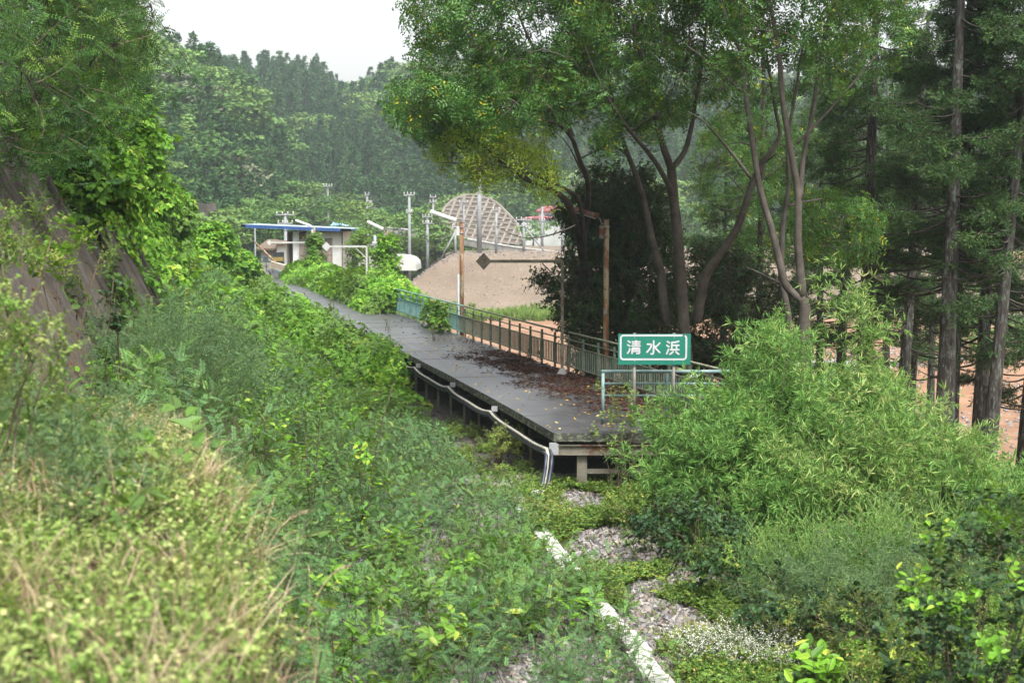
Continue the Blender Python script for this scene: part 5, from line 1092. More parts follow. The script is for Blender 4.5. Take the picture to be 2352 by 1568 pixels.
# dark shrubs at the foot of the bamboo
for (px_, py_, rx, h, pr, sc, n, lb, cat, nm) in (
      (1600, 1290, 1.0, .95, vinel, .75, 130, 'dark ivy-leaved shrub hunched under the front of the bamboo', 'shrub', 'ivy_shrub'),
      (1480, 1215, .7, .6, weed, .9, 70, 'low green shrub between ballast and bamboo foot', 'shrub', 'leafy_shrub'),
      (1720, 1370, .9, .9, vinel+weed, .8, 110, 'rounded shrub of lobed leaves below the middle of the bamboo', 'shrub', 'leafy_shrub'),
      (1940, 1470, 1.0, .8, artem, 1.0, 90, 'feathery grey-green mugwort in front of the pale flower spikes', 'shrub', 'mugwort_bush'),
      (2100, 1430, .9, .8, artem+weed, 1.0, 80, 'feathery mugwort bush right of the pale flower spikes', 'shrub', 'mugwort_bush'),
      (1820, 1480, .9, .8, vinel+weed, .8, 120, 'dark leafy shrub under the mugwort', 'shrub', 'leafy_shrub'),
      (2050, 1540, 1.0, .9, weed+vinel, .8, 120, 'leafy shrub near the lower right corner', 'shrub', 'leafy_shrub')):
    q = PZ(px_, py_, BED+.05); q[2] = Z(q[0], q[1]); shrub(nm, q, blob(n, rx, rx*.8, .05, h, r, .5), pr, sc, lb, cat)
# goldenrod-like plants with pale spikes
for k, px_ in enumerate((1770, 1815, 1868, 1905, 1960, 2010, 2060, 2110)):
    q = P(px_, 1330+((k*53) % 60), 18.9+k*.25); q[2] = Z(q[0], q[1]); t = empty('spiked_weed', q, 'tall weed with pale branching flower spikes in front of the bamboo', 'weed', 'pale-spiked weeds before the bamboo')
    o = scatter('flower_stalk', spike, r.normal(size=(5, 3))*[.2, .2, 0], d=nrm(rvec(5, r)*.25+[0, 0, 1]), scale=r.uniform(1.2, 1.7, 5), parent=t, kind='stuff', rng=r)
# mugwort bush by the wall, and broad-leaved saplings in the bed
q = P(395, 850, 19.5); q[2] = Z(q[0], q[1]); shrub('mugwort_bush', q, blob(170, 1.0, .8, .1, 1.35, r, .6), artem, 1.0, 'large feathery bush at the foot of the ribbed concrete wall', 'shrub')
for (x, y, d, h, lb) in ((725, 940, 22.5, 1.1, 'broad-leaved sapling standing up from the undergrowth, middle one of three'), (610, 940, 22, .9, 'broad-leaved sapling, leftmost of three in the undergrowth'), (830, 930, 23.5, 1.0, 'broad-leaved sapling, rightmost of three in the undergrowth'), (985, 1450, 14.6, 1.1, 'bright round-leaved sapling in the lower middle of the undergrowth'), (800, 1400, 13.5, .9, 'round-leaved shoot beside the blurred bank edge')):
    q = P(x, y, d); q[2] = Z(q[0], q[1]); top = P(x, y-60, d)[2]-q[2]; shrub('sapling', q, np.stack([r.normal(size=16)*.22, r.normal(size=16)*.22, np.linspace(.1, max(top, .8), 16)], 1), bigl, .75, lb, 'sapling', stems=3)
# drooping seed heads at the edge of the near bank
for k, (x, y, d) in enumerate(((600, 1110, 8.6), (640, 1190, 7.8), (655, 1290, 6.8), (560, 1080, 9.0), (480, 1120, 8.2), (330, 1180, 6.5))):
    q = P(x, y, d); q[2] = q[2]-.75; t = empty('seed_grass', q, 'dry grass stalks with drooping seed heads at the edge of the near bank', 'grass', 'drooping seed grasses on the near bank'); scatter('stalk', plume, r.normal(size=(2, 3))*[.1, .1, .02], d=nrm(rvec(2, r)*.2+[.05, 0, 1]), scale=r.uniform(.6, .85, 2), parent=t, kind='stuff', rng=r)
for (x_, y_, d_, rx_, h_, n_, pr_, sc_, lb_) in ((20, 850, 8.2, .35, .35, 36, nweed+weed, .8, 'blurred broad-leaved bush at the left edge in front of the wall'), (150, 610, 12.5, .45, .3, 30, weed+bigl, .6, 'leafy spray reaching across the middle of the ribbed wall'), (40, 570, 11, .3, .3, 24, weed, .7, 'light leafy spray before the upper left part of the wall'), (255, 700, 17.5, .15, .8, 26, vinel, .5, 'ivy strand running down the wall face')):
    c = P(x_, y_, d_); zz_ = Z(c[0], c[1]); v_ = blob(n_, rx_, rx_, c[2]-h_, c[2]+h_, r, .7); v_[:, 2] -= zz_; v_ = v_[v_[:, 2] > .02]; shrub('leafy_bush', (c[0], c[1], zz_), v_, pr_, sc_, lb_, stems=3)
q = P(1600, 862, 28.2); g = Geo(); vv_ = r.normal(size=(9, 3))*[.09, .03, .05]; g.add(vv_, np.array([[0, 1, 2], [1, 2, 3], [2, 3, 4], [3, 4, 5], [4, 5, 6], [5, 6, 7], [6, 7, 8]])); g.obj('plastic_bag', [M['lamp']], label='crumpled white plastic bag caught on the end railing', cat='bag').location = q
# vine-hung shrub on the near right edge
q = np.array([3.85, 11.6, Z(3.85, 11.6)]); shrub('vine_shrub', q, blob(260, .7, 1.0, .5, 3.15, r, .6)+[.2, 0, 0], bigl[:1]+vinel+vinel, .55, 'blurred leafy vine shrub leaning in from the right edge', 'shrub')
q = np.array([4.1, 13.4, Z(4.1, 13.4)]); shrub('vine_shrub', q, blob(150, .9, .9, .1, 1.3, r, .6), weed+vinel, .9, 'leafy shrub in the lower right corner under the blurred vines', 'shrub')
q = np.array([3.1, 12.2, Z(3.1, 12.2)]); shrub('vine_shrub', q, blob(110, .7, .7, .0, .75, r, .6), weed+vinel, .9, 'low dark leafy shrub at the bottom edge left of the blurred vines', 'shrub')
# small vine hanging over the platform's near corner
q = np.array([EL(28)+1.35, 27.8, -1.3]); pl = np.concatenate([np.stack([r.normal(size=40)*.22, r.normal(size=40)*.12-.1, r.uniform(.1, 2.1, 40)], 1), np.stack([r.normal(size=30)*.35+.1, r.normal(size=30)*.2, r.uniform(1.2, 2.2, 30)], 1)])
shrub('climbing_vine', q, pl, [proto('p_sv', proto_simple(150, .22, 22, .055, .03, 1.3), [M['weed'], M['gstem']])], 1.0, 'light green climbing vine hanging over the near corner of the platform', 'vine')
q = np.array([EL(31)-.35, 31, BED]); shrub('leafy_weed', q, blob(60, .5, .45, .1, .85, r, .6), [weed[0]], .8, 'slender leafy weed growing against the cable bundle', 'weed')
# weeds growing through the deck
for k, (x, y, h) in enumerate(((759, 712, .5), (768, 716, .6), (995, 783, .45), (1083, 790, .3), (1240, 820, .5), (1215, 815, .35), (890, 760, .5))):
    q = PZ(x, y, 0.0); shrub('deck_weed', q, np.stack([r.normal(size=8)*.05, r.normal(size=8)*.05, np.linspace(.1, h, 8)], 1), [weed[1], artem[0]], .35, 'thin weed sprouting from a joint of the platform deck', 'weed', stems=3, group='weeds sprouting from the platform deck')
# kudzu heaps over the railing and around lamp posts
def kheap(base, pts, sc, label, nm='kudzu_mound', **kw):
    pts = np.asarray(pts); shrub(nm, base, pts, kudzu, sc, label, 'kudzu', rngs=r, smat='gstem', stems=20, **kw)
def along(y0, y1, n, off0, off1, h, fn=None):
    y = r.uniform(y0, y1, n); o_ = r.uniform(off0, off1, n); q = np.array([RP(a, float(PW(a))+b) for a, b in zip(y, o_)]); hh = np.interp(y, *h) if isinstance(h, tuple) else h
    z = hh*(1-np.clip(np.abs((o_-(off0+off1)/2)/((off1-off0)/2)), 0, 1)**3)*r.random(n)**.35; q[:, 2] = z-.05; return q
c = RP(70, float(PW(70))); q = along(62.3, 80, 620, -1.15, 1.5, ([62.3, 64, 68, 72, 76, 80], [1.0, 1.2, 1.5, 1.45, 1.2, 1.1])); kheap((c[0], c[1], -.2), q-[c[0], c[1], -.2], .95, 'big bright mound of kudzu burying the railing beyond its bend')
c = RP(84, float(PW(84))); q = along(80, 90, 260, -1.3, 1.6, ([80, 84, 90], [.9, 1.0, .9])); kheap((c[0], c[1], -.2), q-[c[0], c[1], -.2], 1.0, 'kudzu mound over the railing between the fallen pole and the white marker')
for (x_, y_, d_, rx_, h_, n_, lb_) in ((235, 200, 38, .6, 1.1, 80, 'uppermost kudzu swag climbing toward the tall dark cedar'), (265, 320, 42, .9, 1.4, 110, 'kudzu bulge in front of the low-boughed cedar'), (235, 300, 35, 1.3, 1.7, 140, 'bright kudzu heap in the middle of the left slope'), (180, 390, 29, 1.1, 1.3, 110, 'kudzu heap hanging just above the ribbed wall'), (325, 450, 46, 1.1, 1.1, 90, 'kudzu shoulder above the far end of the ribbed wall'), (385, 480, 52, .8, 1.1, 80, 'kudzu bulge on the skyline of the left bank'), (490, 560, 66, .9, 1.2, 80, 'kudzu heap with upright tips left of the shelter'), (545, 610, 84, 1.0, 1.2, 80, 'last kudzu heap before the shelter on the track side')):
    c = P(x_, y_, d_); zz_ = Z(c[0], c[1]); v_ = blob(int(n_*1.6), rx_, rx_*1.2, c[2]-h_, c[2]+h_*.6, r, .45); v_[:, 2] -= zz_; kheap((c[0], c[1], zz_), v_, .72+d_*.007, lb_)
for (y0_, n_, h_, w_) in ((46, 110, .9, 'nearest of five heaps of'), (56, 110, 1.0, 'second nearest of five heaps of'), (68, 100, 1.1, 'middle one of five heaps of'), (80, 90, 1.2, 'second farthest of five heaps of'), (92, 90, 1.3, 'farthest of five heaps of')):
    c = np.array([float(EL(y0_))-1.3, y0_, BED]); v_ = blob(n_, 1.0, 5.5, .1, 1.0+h_*.75, r, .5); v_[:, 0] += [float(EL(y0_+a))-float(EL(y0_)) for a in v_[:, 1]]; kheap(c, v_, .95, w_+' kudzu swelling against the track edge of the platform', group='kudzu heaps along the track edge')
c = RP(97, float(PW(97))); q = along(89.5, 105, 420, -2.0, 1.6, ([89, 95, 105], [.75, .95, .9])); kheap((c[0], c[1], -.2), q-[c[0], c[1], -.2], 1.05, 'kudzu bush on the platform in front of the boarded shelter wall')
def column(base, h, R_, n, label, z0=0):
    z = r.uniform(z0, h, n); a = r.random(n)*6.28; rr = R_*(1-.45*z/h)*r.uniform(.4, 1.1, n); kheap((base[0], base[1], 0), np.stack([rr*np.cos(a), rr*np.sin(a), z], 1), .72, label, 'kudzu_vine')
column(L2B, 3.3, .8, 170, 'kudzu vine climbing the lamp post with the tilted white shade'); column(L4B, 3.1, .75, 170, 'kudzu vine forming a leafy column on the farthest lamp post')
q = P(1012, 740, 52.3); column((q[0], 52.3, 0), 1.05, .25, 26, 'young kudzu vine twined up a post of the long railing'); q = P(990, 735, 55); column((q[0], 55, 0), .9, .3, 16, 'small kudzu shoot on the turquoise part of the railing')
# tree with big leaves right of the shelter
q = P(826, 600, 101); shrub('leafy_tree', (q[0], 101, Z(q[0], 101)), blob(150, 1.1, 1.2, 1.0, 3.3-Z(q[0], 101)*1.0, r, .6), bigl, 1.2, 'small leafy tree growing against the right end of the shelter', 'tree')
q = PZ(1170, 815, 0)

# ------------------------------------------------------------------ trees
def limb(g, pts, r0, r1, mat=0, k=10):
    p = np.array([P(*q) for q in pts]); n = len(p); m = (n-1)*4+1; t = np.linspace(0, n-1, m)
    from_ = np.stack([np.interp(t, np.arange(n), p[:, c]) for c in range(3)], 1)
    for _ in range(2): from_[1:-1] = (from_[:-2]+2*from_[1:-1]+from_[2:])/4
    g.tube(from_, np.linspace(r0, r1, m), k, mat, rough=.1); return from_
def crown(t, nodes, pts, protos, sc, base, bark, rng, step=9, wob=.12, dn=None, group_n=14):
    """branches from the limbs out to groups of leaf sprays"""
    pts = np.asarray(pts); nodes = np.asarray(nodes); g = Geo(); left = pts[rng.permutation(len(pts))]; hubs = left[::group_n]; nn = list(nodes)
    allb = nodes
    order = np.argsort([np.min(np.linalg.norm(nodes-h, axis=1)) for h in hubs])
    for h in hubs[order]:
        d = np.linalg.norm(allb-h, axis=1); j = int(np.argmin(d)); a = allb[j]
        if d[j] < .15: continue
        c = curve(a, h, (0, 0, d[j]*.10), 7, rng, d[j]*.03); g.tube(c, np.linspace(min(.05, .010+.013*d[j]), .006, 7), 5); allb = np.vstack([allb, c[2:]])
    for q in pts:
        d = np.linalg.norm(allb-q, axis=1); j = int(np.argmin(d))
        if .12 < d[j] < 1.6: g.tube([allb[j]-base*0, q], [.006, .003], 3, caps=False)
    for v in g.v: v -= base
    g.obj('branch', [bark], t)
    dirs = []
    for q in pts:
        d = np.linalg.norm(allb-q, axis=1); j = int(np.argmin(d)); v = q-allb[j]; dirs.append(nrm(v)+rng.normal(size=3)*.45+[0, 0, .1])
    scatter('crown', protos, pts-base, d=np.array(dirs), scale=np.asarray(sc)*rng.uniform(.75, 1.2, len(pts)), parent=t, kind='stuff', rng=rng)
def polysample(poly, n, d0, d1, rng, gaps=None):
    poly = np.array(poly); out = []
    x0, y0 = poly.min(0); x1, y1 = poly.max(0)
    while len(out) < n:
        x, y = rng.uniform(x0, x1), rng.uniform(y0, y1)
        if not inside((x, y), poly): continue
        if gaps is not None and rng.random() > gaps(x, y): continue
        out.append(P(x, y, rng.uniform(d0, d1)))
    return np.array(out)
def tree(name, bx, bd, limbs, crownspec, label, bark='bark', rng=None, cat='tree', **kw):
    b0 = P(limbs[0][0][0][0], limbs[0][0][0][1], bd); base = np.array([b0[0], bd, Z(b0[0], bd)-.3]); t = empty(name, base, label, cat); nodes = []
    for k, (pts, r0, r1) in enumerate(limbs):
        g = Geo(); pp = limb(g, pts, r0, r1)
        if k == 0 and pp[0][2] > base[2]: g.tube([base, (base+pp[0])/2, pp[0]], [r0*1.35, r0*1.1, r0], 10)
        for v in g.v: v -= base
        g.obj('trunk' if k == 0 else 'limb', [M[bark]], t); nodes.append(pp)
    nodes = np.concatenate(nodes); 
    for (pts, protos, sc, gn) in crownspec: crown(t, nodes, pts, protos, sc, base, M[bark], rng, group_n=gn)
    return t
rt = np.random.default_rng(71)
gapf = lambda x, y: np.clip(.60+1.0*vnoise(x, y, 55, 4)+.35*vnoise(x, y, 21, 2), .02, 1)
UPP = [(975, -420), (958, 20), (955, 105), (985, 190), (950, 205), (908, 215), (905, 240), (935, 262), (962, 290), (1015, 318), (1080, 308), (1130, 285), (1200, 280), (1240, 295), (1330, 320), (1380, 300), (1400, -420)]
pA = polysample([p for p in UPP], 1150, 31.5, 41, rt, gapf)
pA2 = polysample([(905, 218), (990, 195), (1200, 230), (1220, 290), (1060, 300), (1010, 312), (955, 285), (910, 245)], 150, 32, 35, rt)
pE = polysample([(1000, 368), (1060, 300), (1090, 305), (1150, 312), (1200, 335), (1255, 320), (1262, 340), (1240, 380), (1285, 405), (1290, 440), (1265, 455), (1240, 430), (1170, 400), (1120, 432), (1080, 410), (1050, 385)], 330, 32.2, 35, rt, lambda x, y: np.clip(.5+1.2*vnoise(x, y, 22, 7), 0, 1))
tree('spreading_tree', 0, 40.5, [
    ([(1352, 860, 40.5), (1346, 640, 40), (1325, 520, 38.5), (1304, 461, 36.5), (1264, 432, 34.5), (1209, 414, 33.8), (1147, 370, 33.4), (1095, 322, 33)], .13, .02),
    ([(1346, 640, 40), (1337, 454, 37), (1282, 425, 34), (1220, 399, 33.5), (1150, 378, 33), (1070, 375, 32.7), (1007, 374, 32.5)], .06, .01),
    ([(1340, 560, 39.2), (1355, 421, 37.5), (1330, 366, 35.4), (1315, 315, 35), (1282, 284, 34.6), (1227, 271, 34), (1180, 262, 33.5)], .08, .02),
    ([(1180, 262, 33.5), (1100, 262, 33), (1020, 268, 32.8), (950, 250, 32.6)], .025, .008),
    ([(1320, 518, 34.5), (1290, 532, 33.5), (1242, 546, 33), (1191, 546, 32.8), (1139, 520, 32.7)], .024, .006),
    ([(1315, 315, 35), (1290, 240, 35), (1250, 160, 35), (1200, 60, 35), (1160, -60, 35)], .06, .02),
    ([(1290, 240, 35), (1200, 170, 34), (1120, 120, 34), (1060, 100, 34)], .04, .01), ([(1282, 284, 34.6), (1240, 210, 35.5), (1150, 60, 36), (1100, -40, 36)], .04, .01)],
    [(pA, tsp, .95, 9), (pA2, tsp, .8, 7), (pE, tsl, .85, 9)], 'spreading tree whose long low branch of yellow-green leaves reaches left over the mound', rng=rt)
pB = polysample([(1340, -420), (1340, 300), (1400, 350), (1450, 290), (1540, 275), (1600, 235), (1700, 160), (1720, -420)], 1150, 33, 43, rt, gapf)
tree('forked_tree', 0, 37, [
    ([(1578, 860, 37), (1572, 760, 37), (1564, 650, 37), (1557, 549, 36.8), (1546, 440, 36.6), (1542, 388, 36.5)], .17, .12),
    ([(1542, 388, 36.5), (1520, 330, 36.2), (1502, 256, 36), (1485, 180, 36), (1460, 80, 36), (1440, -40, 36)], .10, .03),
    ([(1542, 390, 36.5), (1575, 348, 36.8), (1588, 293, 37), (1600, 220, 37), (1620, 100, 37), (1630, -60, 37)], .08, .03),
    ([(1543, 450, 36.6), (1539, 429, 36.3), (1502, 366, 35.5), (1465, 322, 35), (1430, 280, 34.5), (1380, 200, 34), (1340, 100, 34)], .08, .02),
    ([(1530, 740, 37.3), (1523, 680, 37.2), (1518, 620, 37.2), (1495, 542, 37), (1480, 458, 36.8), (1454, 385, 36.5), (1429, 322, 36.2), (1400, 200, 36), (1390, 60, 36)], .13, .03),
    ([(1600, 740, 37.6), (1612, 665, 37.5), (1625, 620, 37.4), (1663, 574, 37.2), (1700, 513, 37), (1727, 420, 36.8), (1752, 372, 36.8), (1769, 352, 36.8), (1795, 311, 36.8), (1780, 250, 36.8), (1760, 120, 36.8)], .14, .03),
    ([(1330, 366, 36), (1400, 330, 36), (1440, 352, 36.3), (1454, 385, 36.5)], .02, .04)],
    [(pB, tsp, 1.0, 10)], 'forked tree with three stout smooth trunks rising right behind the name board', rng=rt)
pC = polysample([(1640, -420), (1640, 300), (1700, 330), (1770, 260), (1850, 210), (1930, 230), (2010, 150), (2080, 60), (2080, -420)], 900, 29, 37, rt, lambda x, y: gapf(x, y)*np.interp(y, [-100, 60, 260], [1, .6, .15]))
pC2 = polysample([(1850, 480), (1900, 455), (1990, 500), (2010, 560), (1940, 600), (1860, 580), (1840, 520)], 170, 33, 37, rt)
tree('slender_tree', 0, 31, [
    ([(1850, 860, 31), (1846, 770, 31), (1849, 704, 31), (1840, 682, 31)], .14, .12),
    ([(1842, 690, 31), (1804, 660, 31), (1789, 594, 31), (1771, 521, 31), (1744, 432, 31), (1729, 330, 31), (1707, 183, 31), (1703, 121, 31), (1667, 44, 31), (1645, -40, 31)], .095, .03),
    ([(1844, 685, 31), (1837, 612, 31), (1832, 549, 31), (1835, 440, 31), (1813, 330, 31), (1795, 220, 31), (1791, 128, 31), (1777, 55, 31), (1760, -40, 31)], .10, .035),
    ([(1838, 460, 31), (1843, 366, 31.2), (1868, 256, 31.4), (1883, 128, 31.6), (1909, 37, 31.8), (1930, -40, 32)], .06, .025),
    ([(1703, 130, 31), (1720, 105, 31.2), (1751, 37, 31.5), (1780, 0, 31.5)], .03, .012),
    ([(1815, 800, 31.8), (1815, 759, 31.8), (1804, 686, 31.8), (1793, 642, 31.9), (1796, 539, 32), (1802, 490, 32), (1813, 421, 32), (1806, 330, 32), (1830, 200, 32), (1850, 60, 32)], .09, .025),
    ([(1790, 650, 31.9), (1770, 640, 31.5), (1730, 620, 31.2), (1715, 615, 31)], .035, .012),
    ([(1725, 410, 31), (1680, 350, 30.8), (1620, 280, 30.6), (1579, 256, 30.5)], .04, .012), ([(1700, 209, 31), (1650, 160, 30.8), (1579, 106, 30.5)], .035, .012),
    ([(1830, 330, 31), (1890, 270, 31), (1960, 190, 31), (2010, 130, 31)], .035, .012)],
    [(pC, tsp, .9, 9), (pC2, tsp, .8, 9)], 'slender many-stemmed tree with pale blotched bark right of the name board', rng=rt)
# evergreens below
pD = polysample([(1285, 490), (1320, 450), (1375, 395), (1440, 410), (1480, 400), (1520, 450), (1545, 560), (1560, 700), (1565, 880), (1320, 880), (1330, 780), (1280, 700), (1252, 655), (1240, 628), (1285, 640), (1300, 600), (1335, 560), (1300, 510)], 2300, 39.2, 43.5, rt)
tree('evergreen_tree', 0, 41.2, [([(1440, 900, 41.2), (1438, 760, 41.2), (1445, 600, 41.2), (1435, 480, 41.2), (1430, 410, 41.2)], .12, .03), ([(1438, 720, 41.2), (1390, 660, 41), (1330, 640, 40.5)], .05, .012), ([(1442, 640, 41.2), (1490, 560, 41.5), (1520, 490, 41.5)], .05, .012)],
    [(pD, ever, 1.25, 14)], 'dense dark glossy evergreen behind the railing and the nearest lamp post', bark='darkbark', rng=rt)
pF = polysample([(1590, 700), (1600, 560), (1640, 520), (1700, 600), (1780, 640), (1830, 660), (1800, 860), (1590, 870)], 1000, 39.5, 44, rt, lambda x, y: np.clip(.55+.8*vnoise(x, y, 40, 9), 0, 1))
tree('evergreen_tree', 0, 42, [([(1690, 880, 42), (1688, 760, 42), (1680, 640, 42), (1660, 540, 42)], .09, .02)], [(pF, ever, 1.2, 14)], 'dark evergreen with light gaps between the forked tree and the slender tree', bark='darkbark', rng=rt)
pG = polysample([(1590, 480), (1620, 300), (1700, 260), (1900, 300), (1960, 420), (1840, 560), (1740, 600), (1640, 560)], 210, 43, 49, rt, lambda x, y: np.clip(.5+1.*vnoise(x, y, 45, 5), 0, 1))
tree('thin_tree', 0, 46, [([(1745, 860, 46), (1742, 640, 46), (1750, 420, 46), (1755, 200, 46), (1750, 0, 46)], .11, .05), ([(1745, 500, 46), (1700, 430, 46), (1650, 380, 46)], .04, .01), ([(1746, 420, 46), (1820, 360, 46), (1880, 330, 46)], .04, .01)], [(pG, tsp, .9, 10)], 'thin tree with sparse leaves half hidden behind the slender tree', bark='darkbark', rng=rt)

# ------------------------------------------------------------------ cedars on the right
def cedar_proto(seed, H, nbr, z0, R_, rad, dens=1.0):
    rg_ = np.random.default_rng(seed); tp = np.stack([np.linspace(0, rg_.normal()*.25, 16), np.linspace(0, rg_.normal()*.25, 16), np.linspace(0, H, 16)], 1)
    g = Geo(); g.tube(tp, np.linspace(rad*1.1, rad*.25, 16)*(1+.25*np.exp(-np.linspace(0, 12, 16))), 14, rough=.08, rng=rg_); trunk = g.mesh('trunk', [M['cbark']])
    br = Geo(); P_, D_ = [], []
    for k in range(nbr):
        z = z0+(H-z0)*(k+rg_.random())/nbr; f = (z-z0)/(H-z0); a = rg_.random()*6.28; L_ = R_*(1.05-.75*f**1.6)*rg_.uniform(.55, 1.1); L_ *= (.7+.3*min(1, f*5))
        o_ = np.array([math.cos(a), math.sin(a), 0]); b = np.array([np.interp(z, tp[:, 2], tp[:, 0]), np.interp(z, tp[:, 2], tp[:, 1]), z]); tip = b+o_*L_+[0, 0, L_*rg_.uniform(-.25, .25)]; c = curve(b, tip, (0, 0, -L_*.12), 6); br.tube(c, np.linspace(.014+.012*L_, .006, 6), 4)
        if z < 10.5 and math.sin(a) < -.1 and rg_.random() < .78: continue
        if z < 6.5 and rg_.random() < .42: continue
        if rg_.random() > dens*(.35+.65*min(1, f*4+.3)): continue
        m = int(6+L_*6.5)
        for tt_ in rg_.uniform(.3, 1.0, m):
            q = np.array([np.interp(tt_, np.linspace(0, 1, 6), c[:, i]) for i in range(3)]); aa = rg_.normal()*.9; s = np.array([o_[0]*math.cos(aa)-o_[1]*math.sin(aa), o_[0]*math.sin(aa)+o_[1]*math.cos(aa), rg_.uniform(-.75, .25)]); P_.append(q); D_.append(s)
    return trunk, br.mesh('branches', [M['darkbark']]), np.array(P_), np.array(D_)
CP = []
for s_, (H, nbr, z0, R_, rad, dn) in enumerate([(15, 78, 3.2, 2.3, .21, .9), (16, 74, 4.6, 2.0, .18, .9), (15.5, 82, 2.6, 2.4, .19, .9)]):
    tm, bm, P_, D_ = cedar_proto(300+s_, H, nbr, z0, R_, rad, dn); CP.append((tm, bm, P_, D_))
cfol = {}
def cedar(x, d, kind, sc, label, lean=0, rz=0, thick=1.0, full=True):
    b = P(x, 800, d); base = (b[0], d, Z(b[0], d)-.2); t = empty('cedar_tree', base, label, 'tree', 'cedars of the shelter belt on the right'); tm, bm, P_, D_ = CP[kind]
    t.rotation_euler = (0, lean, 0)
    o = link('trunk', tm, t); o.scale = (thick, thick, sc); o.rotation_euler = (0, 0, rz)
    o = link('branches', bm, t); o.scale = (sc, sc, sc); o.rotation_euler = (0, 0, rz)
    if kind not in cfol:
        cfol[kind] = scatter('crown', cedsp, P_, d=D_, scale=np.random.default_rng(5).uniform(.75, 1.15, len(P_)), parent=t, kind='stuff', rng=np.random.default_rng(kind)); o = cfol[kind]
    else: o = cfol[kind].copy(); COL.objects.link(o); o.parent = t
    o.scale = (sc, sc, sc); o.rotation_euler = (0, 0, rz)
for (x, d, kind, sc, lean, rz, th, lb) in (
    (1985, 41, 0, 1.0, .01, 0, 1.15, 'cedar with pale peeling bark, first stout trunk right of the slender tree'),
    (2066, 47, 1, 1.0, .012, 1, 1.15, 'straight cedar right of the pale-barked one'),
    (2092, 50, 1, 1.0, .018, 2.2, .7, 'thinner cedar standing close beside a straight thicker one'),
    (2172, 35.5, 1, 1.0, .028, 3.1, 1.25, 'black-streaked cedar, thickest trunk of the shelter belt'),
    (2186, 38.5, 0, 1.0, .03, 4.0, .95, 'cedar half hidden behind the black-streaked trunk'),
    (2250, 38, 2, 1.0, .035, 5.0, 1.0, 'leaning grey cedar, left trunk of the pair near the right edge'),
    (2272, 36, 1, 1.0, .04, .7, .95, 'leaning brown cedar, right trunk of the pair near the right edge'),
    (1925, 52, 1, 1.0, .005, 2, 1.2, 'cedar farther back between the slender tree and the pale-barked cedar'),
    (1885, 57, 1, 1.0, .0, 3, 1.0, 'distant cedar just right of the slender tree'),
    (1735, 58, 1, 1.0, .0, 1.7, .95, 'distant cedar seen through the slender tree'),
    (2355, 40, 0, 1.0, .03, 1.2, 1.1, 'cedar at the very right edge with foliage down low'),
    (2420, 37, 2, 1.0, .03, 2.9, 1.1, 'cedar just outside the right edge whose boughs hang into view'),
    (2040, 60, 1, 1.0, .01, 4.4, 1.0, 'distant cedar behind the middle of the shelter belt'),
    (2140, 55, 1, 1.0, .01, 5.4, .9, 'distant cedar left of the black-streaked trunk'),
    (1660, 62, 2, .95, 0, .3, .9, 'distant cedar between the forked tree and the slender tree')):
    cedar(x, d, kind, sc, lb, lean, rz, th)

# ------------------------------------------------------------------ trees above the left wall
rl = np.random.default_rng(81)
def slope_tree(bx, bd, H, ctr, rad, n, label, protos=sst, sc=1.0, lean=1.0, bark='darkbark', cat='tree'):
    base = np.array([bx, bd, Z(bx, bd)-.3]); t = empty('feathery_tree' if protos is sst else 'evergreen_tree', base, label, cat); g = Geo(); top = np.array([bx+lean, bd, base[2]+H]); c = curve(base, top, (lean*.15, 0, 0), 10, rl, .08); g.tube(c, np.linspace(.16, .03, 10), 9, rough=.1)
    for v in g.v: v -= base
    g.obj('trunk', [M[bark]], t); v = rvec(n, rl)*(1-.65*rl.random((n, 1))**1.4); v = v*(1+.2*vnoise(v[:, 0]*3, v[:, 2]*3, 1, 2)[:, None]); pts = np.array(ctr)+v*np.array(rad); pts = pts[pts[:, 2] > T(pts[:, 0], pts[:, 1])-.3]; crown(t, c, pts, protos, sc, base, M[bark], rl, group_n=12)
cc = P(110, 60, 25); slope_tree(-9.6, 25, 5, cc, (2.2, 2.4, 2.0), 240, 'feathery-leaved tree filling the upper left corner', sc=1.05)
cc = P(30, 230, 21); slope_tree(-8.6, 21.5, 3, cc, (1.3, 1.8, 1.3), 120, 'feathery tree hanging low over the ribbed wall at the left edge', sc=1.0)
cc = P(170, 60, 29); slope_tree(-10.8, 30, 4.5, cc, (1.1, 2.2, 1.7), 150, 'light feathery tree right of the corner tree on the left slope', sc=1.0)
cc = P(90, 220, 27); slope_tree(-10.4, 28, 2.5, cc, (1.1, 2, 1.2), 110, 'low feathery tree above the kudzu on the left slope', sc=.9)
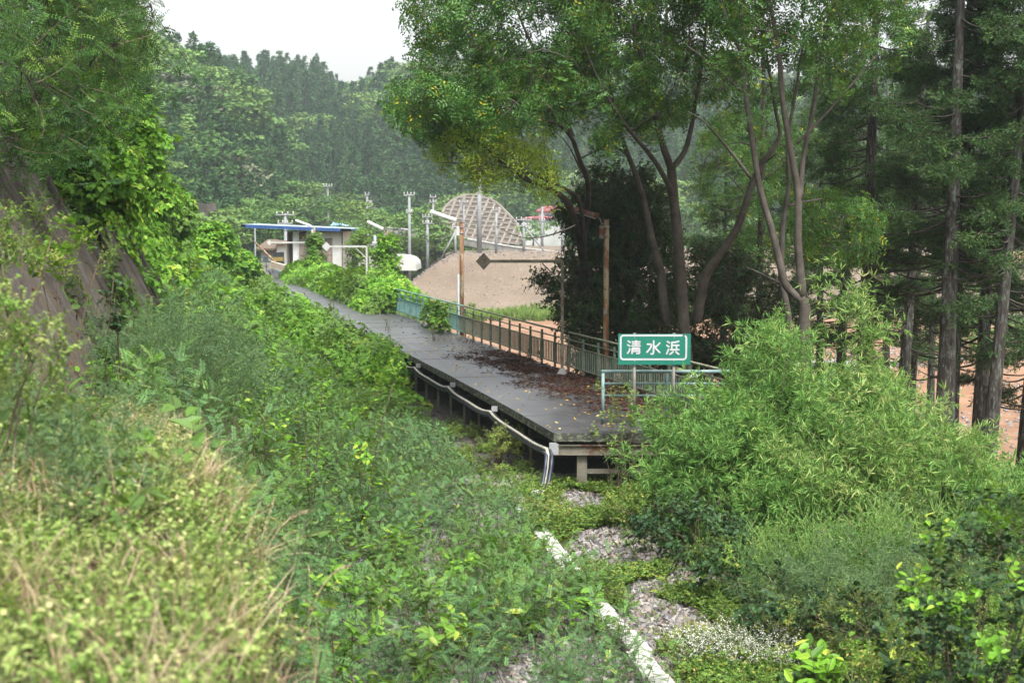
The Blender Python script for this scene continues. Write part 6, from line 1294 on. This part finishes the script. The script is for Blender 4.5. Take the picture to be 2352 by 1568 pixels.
cc = P(185, 20, 33); slope_tree(-11.6, 34, 6.5, cc, (.65, 2.0, 2.3), 140, 'dark leafy tree standing before the tall cedar on the left slope', protos=tsp, sc=1.0)
cc = P(20, -60, 30); slope_tree(-12.5, 31, 6.5, cc, (3, 3, 2.5), 260, 'feathery tree behind the upper left corner', sc=1.1)
# tall cedar with drooping skirts of foliage
def full_cedar(x, d, H, R_, label, zoff=0, n=900):
    b = P(x, 300, d); base = np.array([b[0], d, Z(b[0], d)-.2]); t = empty('cedar_tree', base, label, 'tree', 'cedars at the top of the left slope'); Geo().tube([(0, 0, 0), (.1, 0, H)], [.22, .04], 10).obj('trunk', [M['cbark']], t)
    z = H*(.06+.94*rl.random(n)**1.1); a = rl.random(n)*6.28; R0 = R_*np.clip((1-z/H)*1.25, .05, 1)**.75*(.8+.3*vnoise(z*2, a*2, 1, 3)); rr = R0*np.sqrt(rl.uniform(.35, 1, n)); q = np.stack([rr*np.cos(a), rr*np.sin(a), z-.22*rr], 1)
    g = Geo()
    for k in range(0, n, 12): g.tube([(0, 0, z[k]), q[k]], [.03, .01], 4, caps=False)
    g.obj('branches', [M['darkbark']], t)
    scatter('crown', cedsp, q, d=np.stack([np.cos(a), np.sin(a), rl.uniform(-.6, .7, n)], 1), scale=rl.uniform(.9, 1.4, n), parent=t, kind='stuff', rng=rl)
full_cedar(238, 50, 11.5, .8, 'tall dark cedar edging the sky on the left slope', n=1100)
full_cedar(285, 56, 6.0, .8, 'shorter cedar with low spreading boughs right of the tall dark one', n=560)
full_cedar(205, 48, 12, 1.0, 'cedar half merged behind the tall dark one on the left slope', n=900)

# ------------------------------------------------------------------ haze
hz, t_, o_ = newmat('haze_air'); v_ = t_.nodes.new('ShaderNodeVolumePrincipled'); v_.inputs['Density'].default_value = .00036; v_.inputs['Color'].default_value = (.80, .90, 1, 1); v_.inputs['Anisotropy'].default_value = .3
t_.links.new(v_.outputs[0], o_.inputs['Volume'])
g = Geo(); g.box((0, 265, 32), (560, 640, 2*41)); o = g.obj('haze', [hz], kind='stuff')
